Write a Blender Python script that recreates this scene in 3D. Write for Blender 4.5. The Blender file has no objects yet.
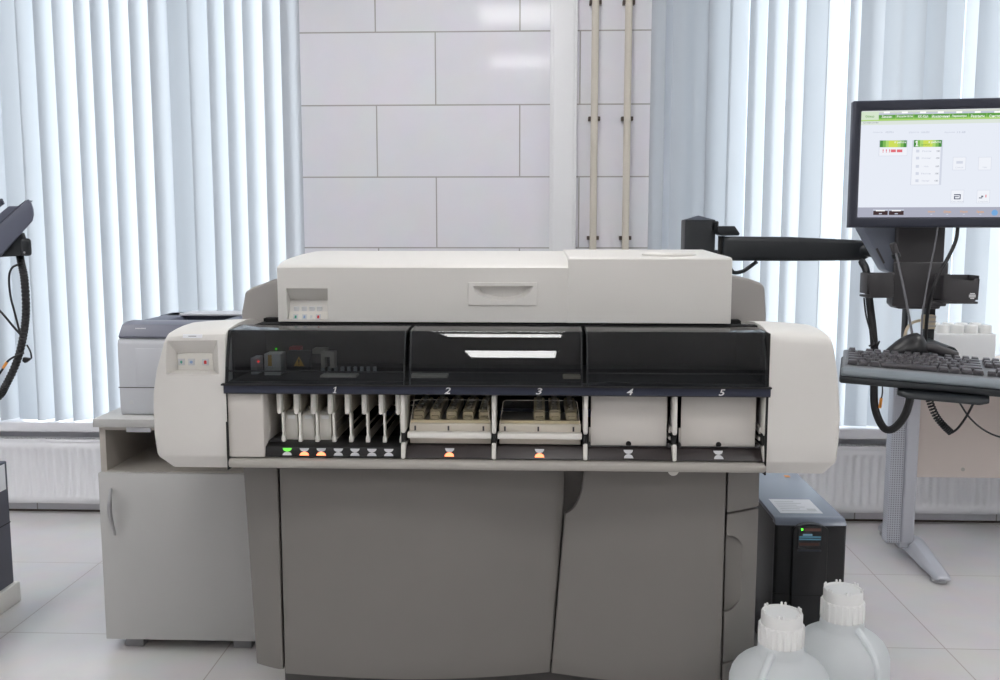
import bpy, bmesh, math, random
from mathutils import Vector, Matrix
random.seed(7)
C = bpy.context.scene.collection
SC = bpy.context.scene
PI = math.pi
R_ = math.radians

# ------------------------------------------------------------------ camera
F_PX = 950.0
TH = math.atan(112 / 950.0)
PSI = math.atan(39 * math.cos(TH) / 950.0)
CAM = Vector((0, 0, 1.22))
FW = Vector((-math.sin(PSI) * math.cos(TH), math.cos(PSI) * math.cos(TH), -math.sin(TH)))
RT = Vector((math.cos(PSI), math.sin(PSI), 0))
UP = RT.cross(FW)
cd = bpy.data.cameras.new('camera')
cam = bpy.data.objects.new('camera', cd)
C.objects.link(cam)
cd.sensor_width = 36.0
cd.lens = 36.0 * F_PX / 1000.0
cd.clip_start = 0.05
M = Matrix((RT, UP, -FW)).transposed().to_4x4()
M.translation = CAM
cam.matrix_world = M
SC.camera = cam

def ray(px, py):
    return FW * F_PX + RT * (px - 500) + UP * (340 - py)
def at(px, py, Y):
    d = ray(px, py)
    return CAM + d * ((Y - CAM.y) / d.y)
def atz(px, py, z):
    d = ray(px, py)
    return CAM + d * ((z - CAM.z) / d.z)
def X(px, py, Y): return at(px, py, Y).x
def Z(px, py, Y): return at(px, py, Y).z

# ------------------------------------------------------------------ materials
def lin(c):
    return tuple(((v / 255) / 12.92 if v / 255 <= .04045 else ((v / 255 + .055) / 1.055) ** 2.4) for v in c) + (1,)

def new_mat(name):
    m = bpy.data.materials.new(name)
    m.use_nodes = True
    nt = m.node_tree
    for n in list(nt.nodes): nt.nodes.remove(n)
    out = nt.nodes.new('ShaderNodeOutputMaterial')
    return m, nt, out

def plastic(name, rgb, rough=.45, metal=0.0, var=.04, bump=.0, scale=60, spec=.5, lin_in=False, coat=0):
    """principled material with a slight procedural mottling and grain"""
    m, nt, out = new_mat(name)
    b = nt.nodes.new('ShaderNodeBsdfPrincipled')
    nt.links.new(b.outputs[0], out.inputs[0])
    tc = nt.nodes.new('ShaderNodeTexCoord')
    nz = nt.nodes.new('ShaderNodeTexNoise'); nz.inputs['Scale'].default_value = scale * .1
    nz.inputs['Detail'].default_value = 3
    nt.links.new(tc.outputs['Object'], nz.inputs['Vector'])
    mx = nt.nodes.new('ShaderNodeMix'); mx.data_type = 'RGBA'
    c = rgb + (1,) if lin_in else lin(rgb)
    mx.inputs[6].default_value = tuple(v * (1 - var) for v in c[:3]) + (1,)
    mx.inputs[7].default_value = tuple(min(1, v * (1 + var)) for v in c[:3]) + (1,)
    nt.links.new(nz.outputs['Fac'], mx.inputs[0])
    nt.links.new(mx.outputs[2], b.inputs['Base Color'])
    b.inputs['Roughness'].default_value = rough
    b.inputs['Metallic'].default_value = metal
    b.inputs['Specular IOR Level'].default_value = spec
    b.inputs['Coat Weight'].default_value = coat
    if bump:
        n2 = nt.nodes.new('ShaderNodeTexNoise'); n2.inputs['Scale'].default_value = scale * 12
        nt.links.new(tc.outputs['Object'], n2.inputs['Vector'])
        bp = nt.nodes.new('ShaderNodeBump'); bp.inputs['Strength'].default_value = bump
        bp.inputs['Distance'].default_value = .001
        nt.links.new(n2.outputs['Fac'], bp.inputs['Height'])
        nt.links.new(bp.outputs[0], b.inputs['Normal'])
    return m

def emit(name, rgb, s=1.0):
    m, nt, out = new_mat(name)
    e = nt.nodes.new('ShaderNodeEmission')
    e.inputs[0].default_value = lin(rgb)
    e.inputs[1].default_value = s
    nt.links.new(e.outputs[0], out.inputs[0])
    return m

def see_thru(name, tint, gloss=1.0, rough=.03, ior=1.5, haze=0.0, haze_rgb=(200, 200, 200)):
    """a clear or smoked sheet: tinted transparency under a Fresnel gloss"""
    m, nt, out = new_mat(name)
    t = nt.nodes.new('ShaderNodeBsdfTransparent'); t.inputs[0].default_value = tint + (1,)
    g = nt.nodes.new('ShaderNodeBsdfGlossy'); g.inputs['Roughness'].default_value = rough
    g.inputs[0].default_value = (gloss, gloss, gloss, 1)
    f = nt.nodes.new('ShaderNodeFresnel'); f.inputs[0].default_value = ior
    mx = nt.nodes.new('ShaderNodeMixShader')
    src = t
    if haze:
        d = nt.nodes.new('ShaderNodeBsdfDiffuse'); d.inputs[0].default_value = lin(haze_rgb)
        tc = nt.nodes.new('ShaderNodeTexCoord')
        nz = nt.nodes.new('ShaderNodeTexNoise'); nz.inputs['Scale'].default_value = 9
        nt.links.new(tc.outputs['Object'], nz.inputs['Vector'])
        ml = nt.nodes.new('ShaderNodeMath'); ml.operation = 'MULTIPLY'; ml.inputs[1].default_value = haze * 2
        nt.links.new(nz.outputs['Fac'], ml.inputs[0])
        m2 = nt.nodes.new('ShaderNodeMixShader')
        nt.links.new(ml.outputs[0], m2.inputs[0])
        nt.links.new(t.outputs[0], m2.inputs[1]); nt.links.new(d.outputs[0], m2.inputs[2])
        src = m2
    gb = nt.nodes.new('ShaderNodeNewGeometry')
    fm = nt.nodes.new('ShaderNodeMath'); fm.operation = 'SUBTRACT'; fm.inputs[0].default_value = 1
    fx_ = nt.nodes.new('ShaderNodeMath'); fx_.operation = 'MULTIPLY'
    nt.links.new(gb.outputs['Backfacing'], fm.inputs[1]); nt.links.new(fm.outputs[0], fx_.inputs[0]); nt.links.new(f.outputs[0], fx_.inputs[1])
    nt.links.new(fx_.outputs[0], mx.inputs[0])
    nt.links.new(src.outputs[0], mx.inputs[1]); nt.links.new(g.outputs[0], mx.inputs[2])
    nt.links.new(mx.outputs[0], out.inputs[0])
    return m

def slat_cloth(name, rgb, tr=.5):
    m, nt, out = new_mat(name)
    d = nt.nodes.new('ShaderNodeBsdfDiffuse'); t = nt.nodes.new('ShaderNodeBsdfTranslucent')
    tc = nt.nodes.new('ShaderNodeTexCoord')
    wv = nt.nodes.new('ShaderNodeTexNoise'); wv.inputs['Scale'].default_value = 500
    nt.links.new(tc.outputs['Object'], wv.inputs['Vector'])
    mx = nt.nodes.new('ShaderNodeMix'); mx.data_type = 'RGBA'
    c = lin(rgb)
    mx.inputs[6].default_value = tuple(v * .96 for v in c[:3]) + (1,)
    mx.inputs[7].default_value = c
    nt.links.new(wv.outputs['Fac'], mx.inputs[0])
    nt.links.new(mx.outputs[2], d.inputs[0]); nt.links.new(mx.outputs[2], t.inputs[0])
    ms = nt.nodes.new('ShaderNodeMixShader'); ms.inputs[0].default_value = tr
    nt.links.new(d.outputs[0], ms.inputs[1]); nt.links.new(t.outputs[0], ms.inputs[2])
    nt.links.new(ms.outputs[0], out.inputs[0])
    return m

def tile_mat(name, rgb, grout, bw, rh, ox, oy, mortar, rough, offset=.5, axes='XZ', spec=.5, var=.03, bump=.25):
    m, nt, out = new_mat(name)
    b = nt.nodes.new('ShaderNodeBsdfPrincipled'); nt.links.new(b.outputs[0], out.inputs[0])
    geo = nt.nodes.new('ShaderNodeNewGeometry')
    sp = nt.nodes.new('ShaderNodeSeparateXYZ'); nt.links.new(geo.outputs['Position'], sp.inputs[0])
    cb = nt.nodes.new('ShaderNodeCombineXYZ')
    a1 = nt.nodes.new('ShaderNodeMath'); a1.inputs[1].default_value = -ox + bw * 40
    a2 = nt.nodes.new('ShaderNodeMath'); a2.inputs[1].default_value = -oy + rh * 40
    nt.links.new(sp.outputs[axes[0]], a1.inputs[0]); nt.links.new(sp.outputs[axes[1]], a2.inputs[0])
    nt.links.new(a1.outputs[0], cb.inputs[0]); nt.links.new(a2.outputs[0], cb.inputs[1])
    br = nt.nodes.new('ShaderNodeTexBrick')
    br.offset = offset; br.offset_frequency = 2; br.squash = 1
    br.inputs['Scale'].default_value = 1.0
    br.inputs['Brick Width'].default_value = bw; br.inputs['Row Height'].default_value = rh
    br.inputs['Mortar Size'].default_value = mortar; br.inputs['Mortar Smooth'].default_value = .2
    br.inputs['Bias'].default_value = 0
    c = lin(rgb)
    br.inputs['Color1'].default_value = c
    br.inputs['Color2'].default_value = tuple(v * (1 - var) for v in c[:3]) + (1,)
    br.inputs['Mortar'].default_value = lin(grout)
    nt.links.new(cb.outputs[0], br.inputs['Vector'])
    nz = nt.nodes.new('ShaderNodeTexNoise'); nz.inputs['Scale'].default_value = 7; nz.inputs['Detail'].default_value = 6
    nt.links.new(geo.outputs['Position'], nz.inputs['Vector'])
    mx = nt.nodes.new('ShaderNodeMix'); mx.data_type = 'RGBA'; mx.blend_type = 'MULTIPLY'; mx.inputs[0].default_value = var * 3
    nt.links.new(br.outputs['Color'], mx.inputs[6]); nt.links.new(nz.outputs['Color'], mx.inputs[7])
    nt.links.new(mx.outputs[2], b.inputs['Base Color'])
    rr = nt.nodes.new('ShaderNodeMapRange'); rr.inputs[3].default_value = rough; rr.inputs[4].default_value = .8
    nt.links.new(br.outputs['Fac'], rr.inputs[0]); nt.links.new(rr.outputs[0], b.inputs['Roughness'])
    b.inputs['Specular IOR Level'].default_value = spec
    iv = nt.nodes.new('ShaderNodeMath'); iv.operation = 'SUBTRACT'; iv.inputs[0].default_value = 1
    nt.links.new(br.outputs['Fac'], iv.inputs[1])
    bp = nt.nodes.new('ShaderNodeBump'); bp.inputs['Strength'].default_value = bump; bp.inputs['Distance'].default_value = .002
    nt.links.new(iv.outputs[0], bp.inputs['Height']); nt.links.new(bp.outputs[0], b.inputs['Normal'])
    return m

WALL_Y = 3.93
TW, THH = .5835, .2885
tile_ox = X(377, 141, WALL_Y)
tile_oz = Z(448, 105, WALL_Y)
MT = dict(
    tile=tile_mat('wall_tile', (238, 237, 243), (176, 173, 171), TW, THH, tile_ox, tile_oz, .0030, .07, offset=.585, spec=.24),
    floor=tile_mat('floor_tile', (224, 221, 221), (172, 165, 161), .699, .6, 1.192, 2.70, .0022, .24, offset=0, axes='XY', var=.05, bump=.12),
    paint=plastic('white_paint', (228, 228, 230), .6, var=.02),
    paintg=plastic('grey_paint', (160, 161, 163), .7, var=.02),
    ceil=plastic('ceiling_paint', (222, 222, 222), .8, var=.02),
    sill=plastic('white_sill', (236, 236, 240), .3, var=.02),
    trunk=plastic('white_trunking', (232, 232, 234), .4, var=.02),
    pipe=plastic('beige_pipe_paint', (205, 198, 186), .45, var=.04),
    clip=plastic('dark_clip', (70, 58, 50), .5),
    rad=plastic('radiator_enamel', (243, 243, 246), .35, var=.02),
    slat=slat_cloth('blind_cloth', (200, 203, 207), .52),
    wframe=plastic('window_plastic', (235, 236, 238), .4),
    glass=see_thru('window_glass', (.96, .97, .97)),
    shell=plastic('analyzer_shell', (220, 217, 212), .42, var=.015, bump=.12, scale=90),
    shell_d=plastic('analyzer_inner_shell', (206, 201, 195), .5, var=.02),
    fascia=plastic('beige_rail', (172, 168, 161), .4, var=.02),
    grey=plastic('taupe_grey_panel', (123, 119, 115), .5, var=.03, bump=.2, scale=90),
    greyl=plastic('taupe_grey_shoulder', (156, 152, 149), .5, var=.02, bump=.2, scale=90),
    plinth=plastic('dark_plinth', (84, 82, 80), .6),
    seam=plastic('seam_black', (14, 13, 13), .7),
    black=plastic('black_plastic', (26, 25, 26), .45, var=.1),
    void=plastic('matt_black', (9, 9, 10), .8),
    brown=plastic('dark_brown_panel', (44, 36, 36), .4, var=.08),
    blue=plastic('navy_strip', (38, 43, 62), .5, var=.03),
    smoke=see_thru('smoked_acrylic', (.60, .62, .64), 1.0, .02, 1.66),
    clear=see_thru('clear_cover', (.96, .96, .94), 1, .04, 1.4),
    whitep=plastic('white_plastic', (226, 223, 216), .4, var=.015),
    ivory=plastic('ivory_plastic', (205, 197, 184), .5, var=.03),
    tan=plastic('tan_rack_plastic', (212, 198, 170), .5, var=.06),
    bluep=plastic('blue_plastic', (24, 52, 110), .45),
    num=plastic('white_print', (236, 236, 236), .5),
    yel=plastic('yellow_label', (225, 170, 30), .5),
    redp=plastic('red_print', (190, 40, 45), .5),
    grnp=plastic('green_print', (60, 160, 135), .5),
    blup=plastic('blue_grey_print', (140, 165, 200), .5),
    grp=plastic('pale_grey_button', (205, 206, 208), .4),
    ind=plastic('unlit_indicator', (205, 205, 208), .4),
    indo=emit('amber_light', (255, 132, 92), 3.2),
    indg=emit('green_light', (120, 235, 90), 1.3),
    ledr=emit('red_led', (255, 40, 30), 3), ledg=emit('green_led', (90, 255, 60), 3),
    lam=plastic('grey_laminate', (190, 189, 187), .45, var=.03),
    lamd=plastic('laminate_edge', (188, 182, 174), .5, var=.03),
    chrome=plastic('satin_metal', (190, 190, 192), .3, metal=.9),
    foot=plastic('grey_foot', (150, 150, 152), .4, metal=.4),
    prn=plastic('printer_white', (204, 206, 211), .4, var=.015),
    prng=plastic('printer_grey', (110, 112, 126), .4, var=.03),
    prnd=plastic('printer_dark', (44, 42, 42), .5),
    upsb=plastic('satin_black', (24, 24, 26), .38, var=.06, bump=.15, scale=90),
    upst=plastic('pale_slate', (128, 136, 150), .28, var=.03),  # paler slate tone for lid and bevel, case stays black
    paper=plastic('paper_label', (235, 236, 240), .6),
    ink=plastic('grey_ink', (120, 122, 130), .6),
    deskm=plastic('desk_grey_steel', (196, 198, 206), .35, metal=.15, var=.02),
    deskb=plastic('desk_beige_board', (212, 201, 194), .5, var=.02),
    bezel=plastic('monitor_bezel', (50, 53, 66), .4, var=.05),
    armb=plastic('arm_black', (30, 34, 38), .45, var=.05, bump=.15, scale=90),
    bracket=plastic('bracket_grey', (128, 134, 148), .4, var=.04),
    dgrey=plastic('dark_grey_plastic', (66, 64, 66), .42, var=.05, bump=.15, scale=90),
    cable=plastic('cable_black', (26, 26, 28), .45), cableg=plastic('cable_grey', (92, 92, 96), .45),
    cableb=plastic('cable_beige', (196, 182, 156), .5),
    orange=plastic('orange_mark', (230, 150, 60), .5),
    key=plastic('key_grey', (74, 71, 75), .28, var=.06),
    kbody=plastic('keyboard_body', (120, 122, 126), .4), klip=plastic('keyboard_silver', (122, 130, 136), .38, var=.03),
    navy=plastic('steel_slate', (96, 100, 116), .45, var=.04),
    pc=plastic('pc_slate', (66, 68, 80), .5, var=.04),
)

# translucent milky polyethylene
def milky(name, rgb, tr=.45):
    m, nt, out = new_mat(name)
    b = nt.nodes.new('ShaderNodeBsdfPrincipled'); b.inputs['Base Color'].default_value = lin(rgb)
    b.inputs['Roughness'].default_value = .35
    b.inputs['Subsurface Weight'].default_value = .0
    t = nt.nodes.new('ShaderNodeBsdfTranslucent'); t.inputs[0].default_value = lin(rgb)
    tp = nt.nodes.new('ShaderNodeBsdfTransparent'); tp.inputs[0].default_value = (.9, .93, .95, 1)
    m1 = nt.nodes.new('ShaderNodeMixShader'); m1.inputs[0].default_value = tr
    m2 = nt.nodes.new('ShaderNodeMixShader')
    tc = nt.nodes.new('ShaderNodeTexCoord'); nz = nt.nodes.new('ShaderNodeTexNoise'); nz.inputs['Scale'].default_value = 5
    nt.links.new(tc.outputs['Object'], nz.inputs['Vector'])
    ml = nt.nodes.new('ShaderNodeMath'); ml.operation = 'MULTIPLY'; ml.inputs[1].default_value = .16
    nt.links.new(nz.outputs['Fac'], ml.inputs[0]); nt.links.new(ml.outputs[0], m2.inputs[0])
    nt.links.new(b.outputs[0], m1.inputs[1]); nt.links.new(t.outputs[0], m1.inputs[2])
    nt.links.new(m1.outputs[0], m2.inputs[1]); nt.links.new(tp.outputs[0], m2.inputs[2])
    nt.links.new(m2.outputs[0], out.inputs[0])
    return m
MT['milk'] = milky('milky_polyethylene', (249, 252, 253), .45)
MT['cap'] = plastic('white_cap', (236, 236, 234), .4, var=.01)
MT['tub'] = milky('frosted_white', (252, 252, 252), .55)

# ------------------------------------------------------------------ mesh builder
class MB:
    def __init__(s): s.v = []; s.f = []; s.m = []
    def add(s, vs, fs, mi=0):
        o = len(s.v); s.v += [tuple(v) for v in vs]
        s.f += [tuple(i + o for i in f) for f in fs]; s.m += [mi] * len(fs); return s
    def box(s, x0, x1, y0, y1, z0, z1, mi=0):
        return s.add([(x0, y0, z0), (x1, y0, z0), (x1, y1, z0), (x0, y1, z0), (x0, y0, z1), (x1, y0, z1), (x1, y1, z1), (x0, y1, z1)],
                     [(0, 3, 2, 1), (4, 5, 6, 7), (0, 1, 5, 4), (1, 2, 6, 5), (2, 3, 7, 6), (3, 0, 4, 7)], mi)
    def prism(s, poly, a0, a1, axis='y', mi=0):
        """poly (u,v): axis y -> x,z ; axis x -> y,z ; axis z -> x,y"""
        f = {'y': lambda u, v, a: (u, a, v), 'x': lambda u, v, a: (a, u, v), 'z': lambda u, v, a: (u, v, a)}[axis]
        n = len(poly)
        vs = [f(u, v, a0) for u, v in poly] + [f(u, v, a1) for u, v in poly]
        fs = [tuple(range(n))[::-1], tuple(range(n, 2 * n))] + [(i, (i + 1) % n, (i + 1) % n + n, i + n) for i in range(n)]
        return s.add(vs, fs, mi)
    def loft(s, rings, caps=True, mi=0, closed=True):
        n = len(rings[0]); vs = [p for r in rings for p in r]; fs = []
        for k in range(len(rings) - 1):
            for i in range(n if closed else n - 1):
                j = (i + 1) % n
                fs.append((k * n + i, k * n + j, (k + 1) * n + j, (k + 1) * n + i))
        if caps:
            fs.append(tuple(range(n))[::-1]); fs.append(tuple(range((len(rings) - 1) * n, len(rings) * n)))
        return s.add(vs, fs, mi)
    def tube(s, pts, r, n=8, mi=0, smooth=6):
        pts = spline(pts, smooth) if smooth else [Vector(p) for p in pts]
        rs = r if callable(r) else (lambda t: r)
        rings = []; prev = None
        for i, p in enumerate(pts):
            t = (pts[min(i + 1, len(pts) - 1)] - pts[max(i - 1, 0)]).normalized()
            if prev is None:
                a = Vector((0, 0, 1)) if abs(t.z) < .9 else Vector((1, 0, 0))
                u = t.cross(a).normalized()
            else:
                u = (prev - t * prev.dot(t)).normalized()
            prev = u; w = t.cross(u); rr = rs(i / (len(pts) - 1))
            rings.append([tuple(p + u * (rr * math.cos(2 * PI * k / n)) + w * (rr * math.sin(2 * PI * k / n))) for k in range(n)])
        return s.loft(rings, True, mi)
    def lathe(s, prof, cx, cy, n=40, mi=0, cz=0):
        rings = [[(cx + r * math.cos(2 * PI * k / n), cy + r * math.sin(2 * PI * k / n), cz + z) for k in range(n)] for r, z in prof]
        return s.loft(rings, True, mi)
    def disc(s, c, r, axis='y', n=20, h=.001, mi=0, a0=0, a1=2 * PI):
        full = abs(a1 - a0 - 2 * PI) < 1e-6
        k = n if full else n + 1
        pts = [(r * math.cos(a0 + (a1 - a0) * i / n), r * math.sin(a0 + (a1 - a0) * i / n)) for i in range(k)]
        if axis == 'y': return s.prism([(c[0] + u, c[2] + v) for u, v in pts], c[1] - h, c[1], 'y', mi)
        if axis == 'x': return s.prism([(c[1] + u, c[2] + v) for u, v in pts], c[0] - h, c[0], 'x', mi)
        return s.prism([(c[0] + u, c[1] + v) for u, v in pts], c[2], c[2] + h, 'z', mi)
    def xform(s, fn):
        s.v = [tuple(fn(Vector(v))) for v in s.v]; return s
    def build(s, name, mats, parent=None, bevel=0, seg=3, ang=35, base=None, local=False, bang=30):
        if not isinstance(mats, (list, tuple)): mats = [mats]
        off = Vector((0, 0, 0))
        if not local:
            p = parent
            while p is not None: off += p.location; p = p.parent
        if parent is None:
            if base is None:
                xs = [v[0] for v in s.v]; ys = [v[1] for v in s.v]; zs = [v[2] for v in s.v]
                base = Vector(((min(xs) + max(xs)) / 2, (min(ys) + max(ys)) / 2, min(zs)))
            off = Vector(base)
        me = bpy.data.meshes.new(name)
        me.from_pydata([tuple(Vector(v) - off) for v in s.v], [], s.f)
        for m in mats: me.materials.append(m)
        for p, mi in zip(me.polygons, s.m): p.material_index = mi
        bm = bmesh.new(); bm.from_mesh(me)
        bmesh.ops.recalc_face_normals(bm, faces=bm.faces)
        if bevel:
            es = [e for e in bm.edges if len(e.link_faces) == 2 and e.calc_face_angle(0) > R_(bang)]
            bmesh.ops.bevel(bm, geom=es, offset=bevel, segments=seg, profile=.5, affect='EDGES', clamp_overlap=True)
        bm.to_mesh(me); bm.free()
        for p in me.polygons: p.use_smooth = True
        me.set_sharp_from_angle(angle=R_(ang))
        o = bpy.data.objects.new(name, me); C.objects.link(o)
        if parent is not None: o.parent = parent
        else: o.location = off
        return o

def spline(pts, k=6):
    P = [Vector(p) for p in pts]
    if len(P) < 3: return P
    P = [P[0] * 2 - P[1]] + P + [P[-1] * 2 - P[-2]]
    out = []
    for i in range(1, len(P) - 2):
        p0, p1, p2, p3 = P[i - 1:i + 3]
        for j in range(k):
            t = j / k
            out.append(.5 * ((2 * p1) + (p2 - p0) * t + (2 * p0 - 5 * p1 + 4 * p2 - p3) * t * t + (3 * p1 - p0 - 3 * p2 + p3) * t ** 3))
    out.append(P[-2]); return out

def boolean_cut(o, cutter_mb, bevel=0, cut_mat=None):
    """cuts a shape out of a finished mesh, leaving only the mesh"""
    co = cutter_mb.build('cutter', cut_mat if cut_mat else list(o.data.materials), None, base=(0, 0, 0), local=True)
    co.location = (0, 0, 0)
    m = o.modifiers.new('b', 'BOOLEAN'); m.operation = 'DIFFERENCE'; m.object = co; m.solver = 'EXACT'
    if cut_mat: m.material_mode = 'TRANSFER'
    bpy.context.view_layer.update()
    dg = bpy.context.evaluated_depsgraph_get()
    me = bpy.data.meshes.new_from_object(o.evaluated_get(dg))
    o.modifiers.clear(); old = o.data; nm = old.name; o.data = me; bpy.data.meshes.remove(old); me.name = nm
    cm = co.data; bpy.data.objects.remove(co); bpy.data.meshes.remove(cm)
    for p in me.polygons: p.use_smooth = True
    me.set_sharp_from_angle(angle=R_(32))
    return o

def tag(o, label=None, cat=None, group=None, kind=None):
    if label: o['label'] = label
    if cat: o['category'] = cat
    if group: o['group'] = group
    if kind: o['kind'] = kind
    return o
def thing(name, label, cat, loc, group=None):
    o = bpy.data.objects.new(name, None); C.objects.link(o); o.location = loc
    o.empty_display_size = .05
    return tag(o, label, cat, group)
def struct(o): o['kind'] = 'structure'; return o
def dup(root, loc, label=None, group=None):
    r = root.copy(); C.objects.link(r); r.location = loc
    if label: r['label'] = label
    if group: r['group'] = group
    for ch in root.children:
        c = ch.copy(); C.objects.link(c); c.parent = r
        for g in ch.children:
            d = g.copy(); C.objects.link(d); d.parent = c
    return r

_tc = {}
def text_geo(txt, shear=0.0, bold=0.0):
    """flat glyph outlines as (verts, faces) in unit size"""
    k = (txt, shear, bold)
    if k in _tc: return _tc[k]
    cu = bpy.data.curves.new('t', 'FONT'); cu.body = txt; cu.align_x = 'CENTER'; cu.align_y = 'CENTER'
    cu.shear = shear; cu.offset = bold; cu.resolution_u = 3
    ob = bpy.data.objects.new('t', cu); C.objects.link(ob)
    bpy.context.view_layer.update()
    me = bpy.data.meshes.new_from_object(ob.evaluated_get(bpy.context.evaluated_depsgraph_get()))
    vs = [(v.co.x, v.co.y) for v in me.vertices]; fs = [tuple(p.vertices) for p in me.polygons]
    bpy.data.objects.remove(ob); bpy.data.curves.remove(cu); bpy.data.meshes.remove(me)
    _tc[k] = (vs, fs); return _tc[k]
def put_text(mb, txt, fn, w=None, h=None, mi=0, shear=0.0, bold=0.0):
    """fn maps (u right, v up) in metres to a point; scaled to a width w or a height h"""
    vs, fs = text_geo(txt, shear, bold)
    if not vs: return
    x0, x1 = min(v[0] for v in vs), max(v[0] for v in vs); y0, y1 = min(v[1] for v in vs), max(v[1] for v in vs)
    sx = w / (x1 - x0) if w else h / (y1 - y0); sy = h / (y1 - y0) if h else sx
    mb.add([fn((x - (x0 + x1) / 2) * sx, (y - (y0 + y1) / 2) * sy) for x, y in vs], fs, mi)

# ------------------------------------------------------------------ the room
XL, XR, YF, YB, ZC = -3.3, 3.3, -3.6, WALL_Y, 2.80
W1 = (-3.0, -1.03); W2 = (.50, 3.0); WZ = (.385, 2.62)
struct(MB().box(XL, XR, YF, YB + .15, -.1, 0).build('floor', MT['floor']))
struct(MB().box(XL, XR, YF, YB + .15, ZC, ZC + .1).build('ceiling', MT['ceil']))
struct(MB().box(XL - .12, XL, YF, YB + .15, 0, ZC).build('wall_left', MT['paint']))
struct(MB().box(XR, XR + .12, YF, YB + .15, 0, ZC).build('wall_right', MT['paint']))
struct(MB().box(XL, XR, YF - .12, YF, 0, ZC).build('wall_front', MT['paintg']))
wb = MB()
wb.box(XL, W1[0], YB, YB + .15, 0, ZC); wb.box(W1[1], W2[0], YB, YB + .15, 0, ZC); wb.box(W2[1], XR, YB, YB + .15, 0, ZC)
for a, b in (W1, W2):
    wb.box(a, b, YB, YB + .15, 0, WZ[0]); wb.box(a, b, YB, YB + .15, WZ[1], ZC)
struct(wb.build('wall_back', MT['tile']))
bb = MB().box(XL, XR, YB - .008, YB, 0, .007)
struct(bb.build('baseboard_back', MT['clip'], bevel=.001))
for n, (a, b) in enumerate((W1, W2), 1):
    root = bpy.data.objects.new('window_%d' % n, None); C.objects.link(root); root.location = ((a + b) / 2, YB + .105, WZ[0]); struct(root)
    fr = MB(); y0, y1 = YB + .075, YB + .135
    fr.box(a, b, y0, y1, WZ[0], WZ[0] + .07); fr.box(a, b, y0, y1, WZ[1] - .07, WZ[1])
    mids = [a + .035, a + (b - a) * .34, a + (b - a) * (.712 if n == 1 else .68), b - .035]
    for m in mids: fr.box(m - .035, m + .035, y0, y1, WZ[0], WZ[1])
    fr.build('window_frame', MT['wframe'], root, bevel=.004)
    for i in range(3):
        MB().box(mids[i] + .03, mids[i + 1] - .03, y0 + .025, y0 + .031, WZ[0] + .06, WZ[1] - .06).build('glass_pane', MT['glass'], root)
    sl = MB().box(a - .06, b + .06, YB - .075, YB + .076, WZ[0] - .020, WZ[0] + .022)
    so = sl.build('trim_%d' % n, MT['sill'], bevel=.006); struct(so)
# white trunking running up the pier
tx0, tx1 = X(550, 100, YB - .03), X(577, 100, YB - .03)
t = MB(); t.box(tx0, tx1, YB - .03, YB, .0, ZC); t.box(tx0 + .012, tx1 - .012, YB - .036, YB - .03, 0, ZC)
struct(t.build('trim_3', MT['trunk'], bevel=.003))

# heating pipes with clips
for px, lab in ((594.5, 'beige vertical pipe on the tiled pier, nearer the white trunking'), (627.5, 'beige vertical pipe on the tiled pier, nearer the right window blind')):
    x = X(px, 100, YB - .03)
    p = thing('heating_pipe', lab, 'pipe', (x, YB - .03, 0), 'heating pipes on the pier')
    MB().lathe([(.0145, 0), (.0145, ZC - .001)], x, YB - .03, 16).build('pipe', MT['pipe'], p)
    for py in (2, 118.5, 238):
        z = Z(px, py, YB - .03)
        m = MB().box(x - .024, x + .024, YB - .034, YB, z - .008, z + .008)
        m.build('pipe_clip', MT['clip'], p, bevel=.002)

# radiators: pressed steel panel with vertical flutes, top grille
def radiator(x0, x1, label):
    z0, z1, yf, yb = .050, .326, YB - .065, YB - .015
    r = thing('radiator', label, 'radiator', ((x0 + x1) / 2, yb, 0), 'panel radiators under the windows')
    m = MB(); n = int((x1 - x0) / .0058); rings = []
    pitch = .035
    for row in range(2):
        pass
    cols = []
    for i in range(n + 1):
        x = x0 + (x1 - x0) * i / n
        ph = ((x - x0) % pitch) / pitch
        d = .010 * (0.5 - .5 * math.cos(2 * PI * ph))
        zz = [z0, z0 + .012, z0 + .035, z0 + .05, z1 - .05, z1 - .035, z1 - .012, z1]
        dd = [.012, 0, 0, d, d, 0, 0, .012]
        cols.append([(x, yf + q, z) for z, q in zip(zz, dd)])
    k = len(cols[0]); vs = [p for c in cols for p in c]
    fs = [(i * k + j, (i + 1) * k + j, (i + 1) * k + j + 1, i * k + j + 1) for i in range(n) for j in range(k - 1)]
    m.add(vs, fs)
    m.build('front_panel', MT['rad'], r, ang=50)
    MB().box(x0, x1, yf + .0125, yb, z0 + .004, z1 - .012).build('convector_body', MT['rad'], r, bevel=.004)
    g = MB(); g.box(x0, x1, yf + .0, yf + .014, z1 - .006, z1 + .006); g.box(x0, x1, yb - .014, yb, z1 - .006, z1 + .006)
    i = x0 + .01
    while i < x1: g.box(i, i + .004, yf + .01, yb - .01, z1 - .004, z1 + .004); i += .02
    g.build('top_grille', MT['rad'], r)
    for x in (x0 + .2, x1 - .2):
        MB().box(x - .02, x + .02, yb, YB - .001, z0 + .05, z1 - .05).build('wall_bracket', MT['rad'], r)
radiator(-2.75, -1.12, 'white fluted panel radiator under the left window')
radiator(.62, 2.75, 'white fluted panel radiator under the right window, behind the desk leg')

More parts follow.
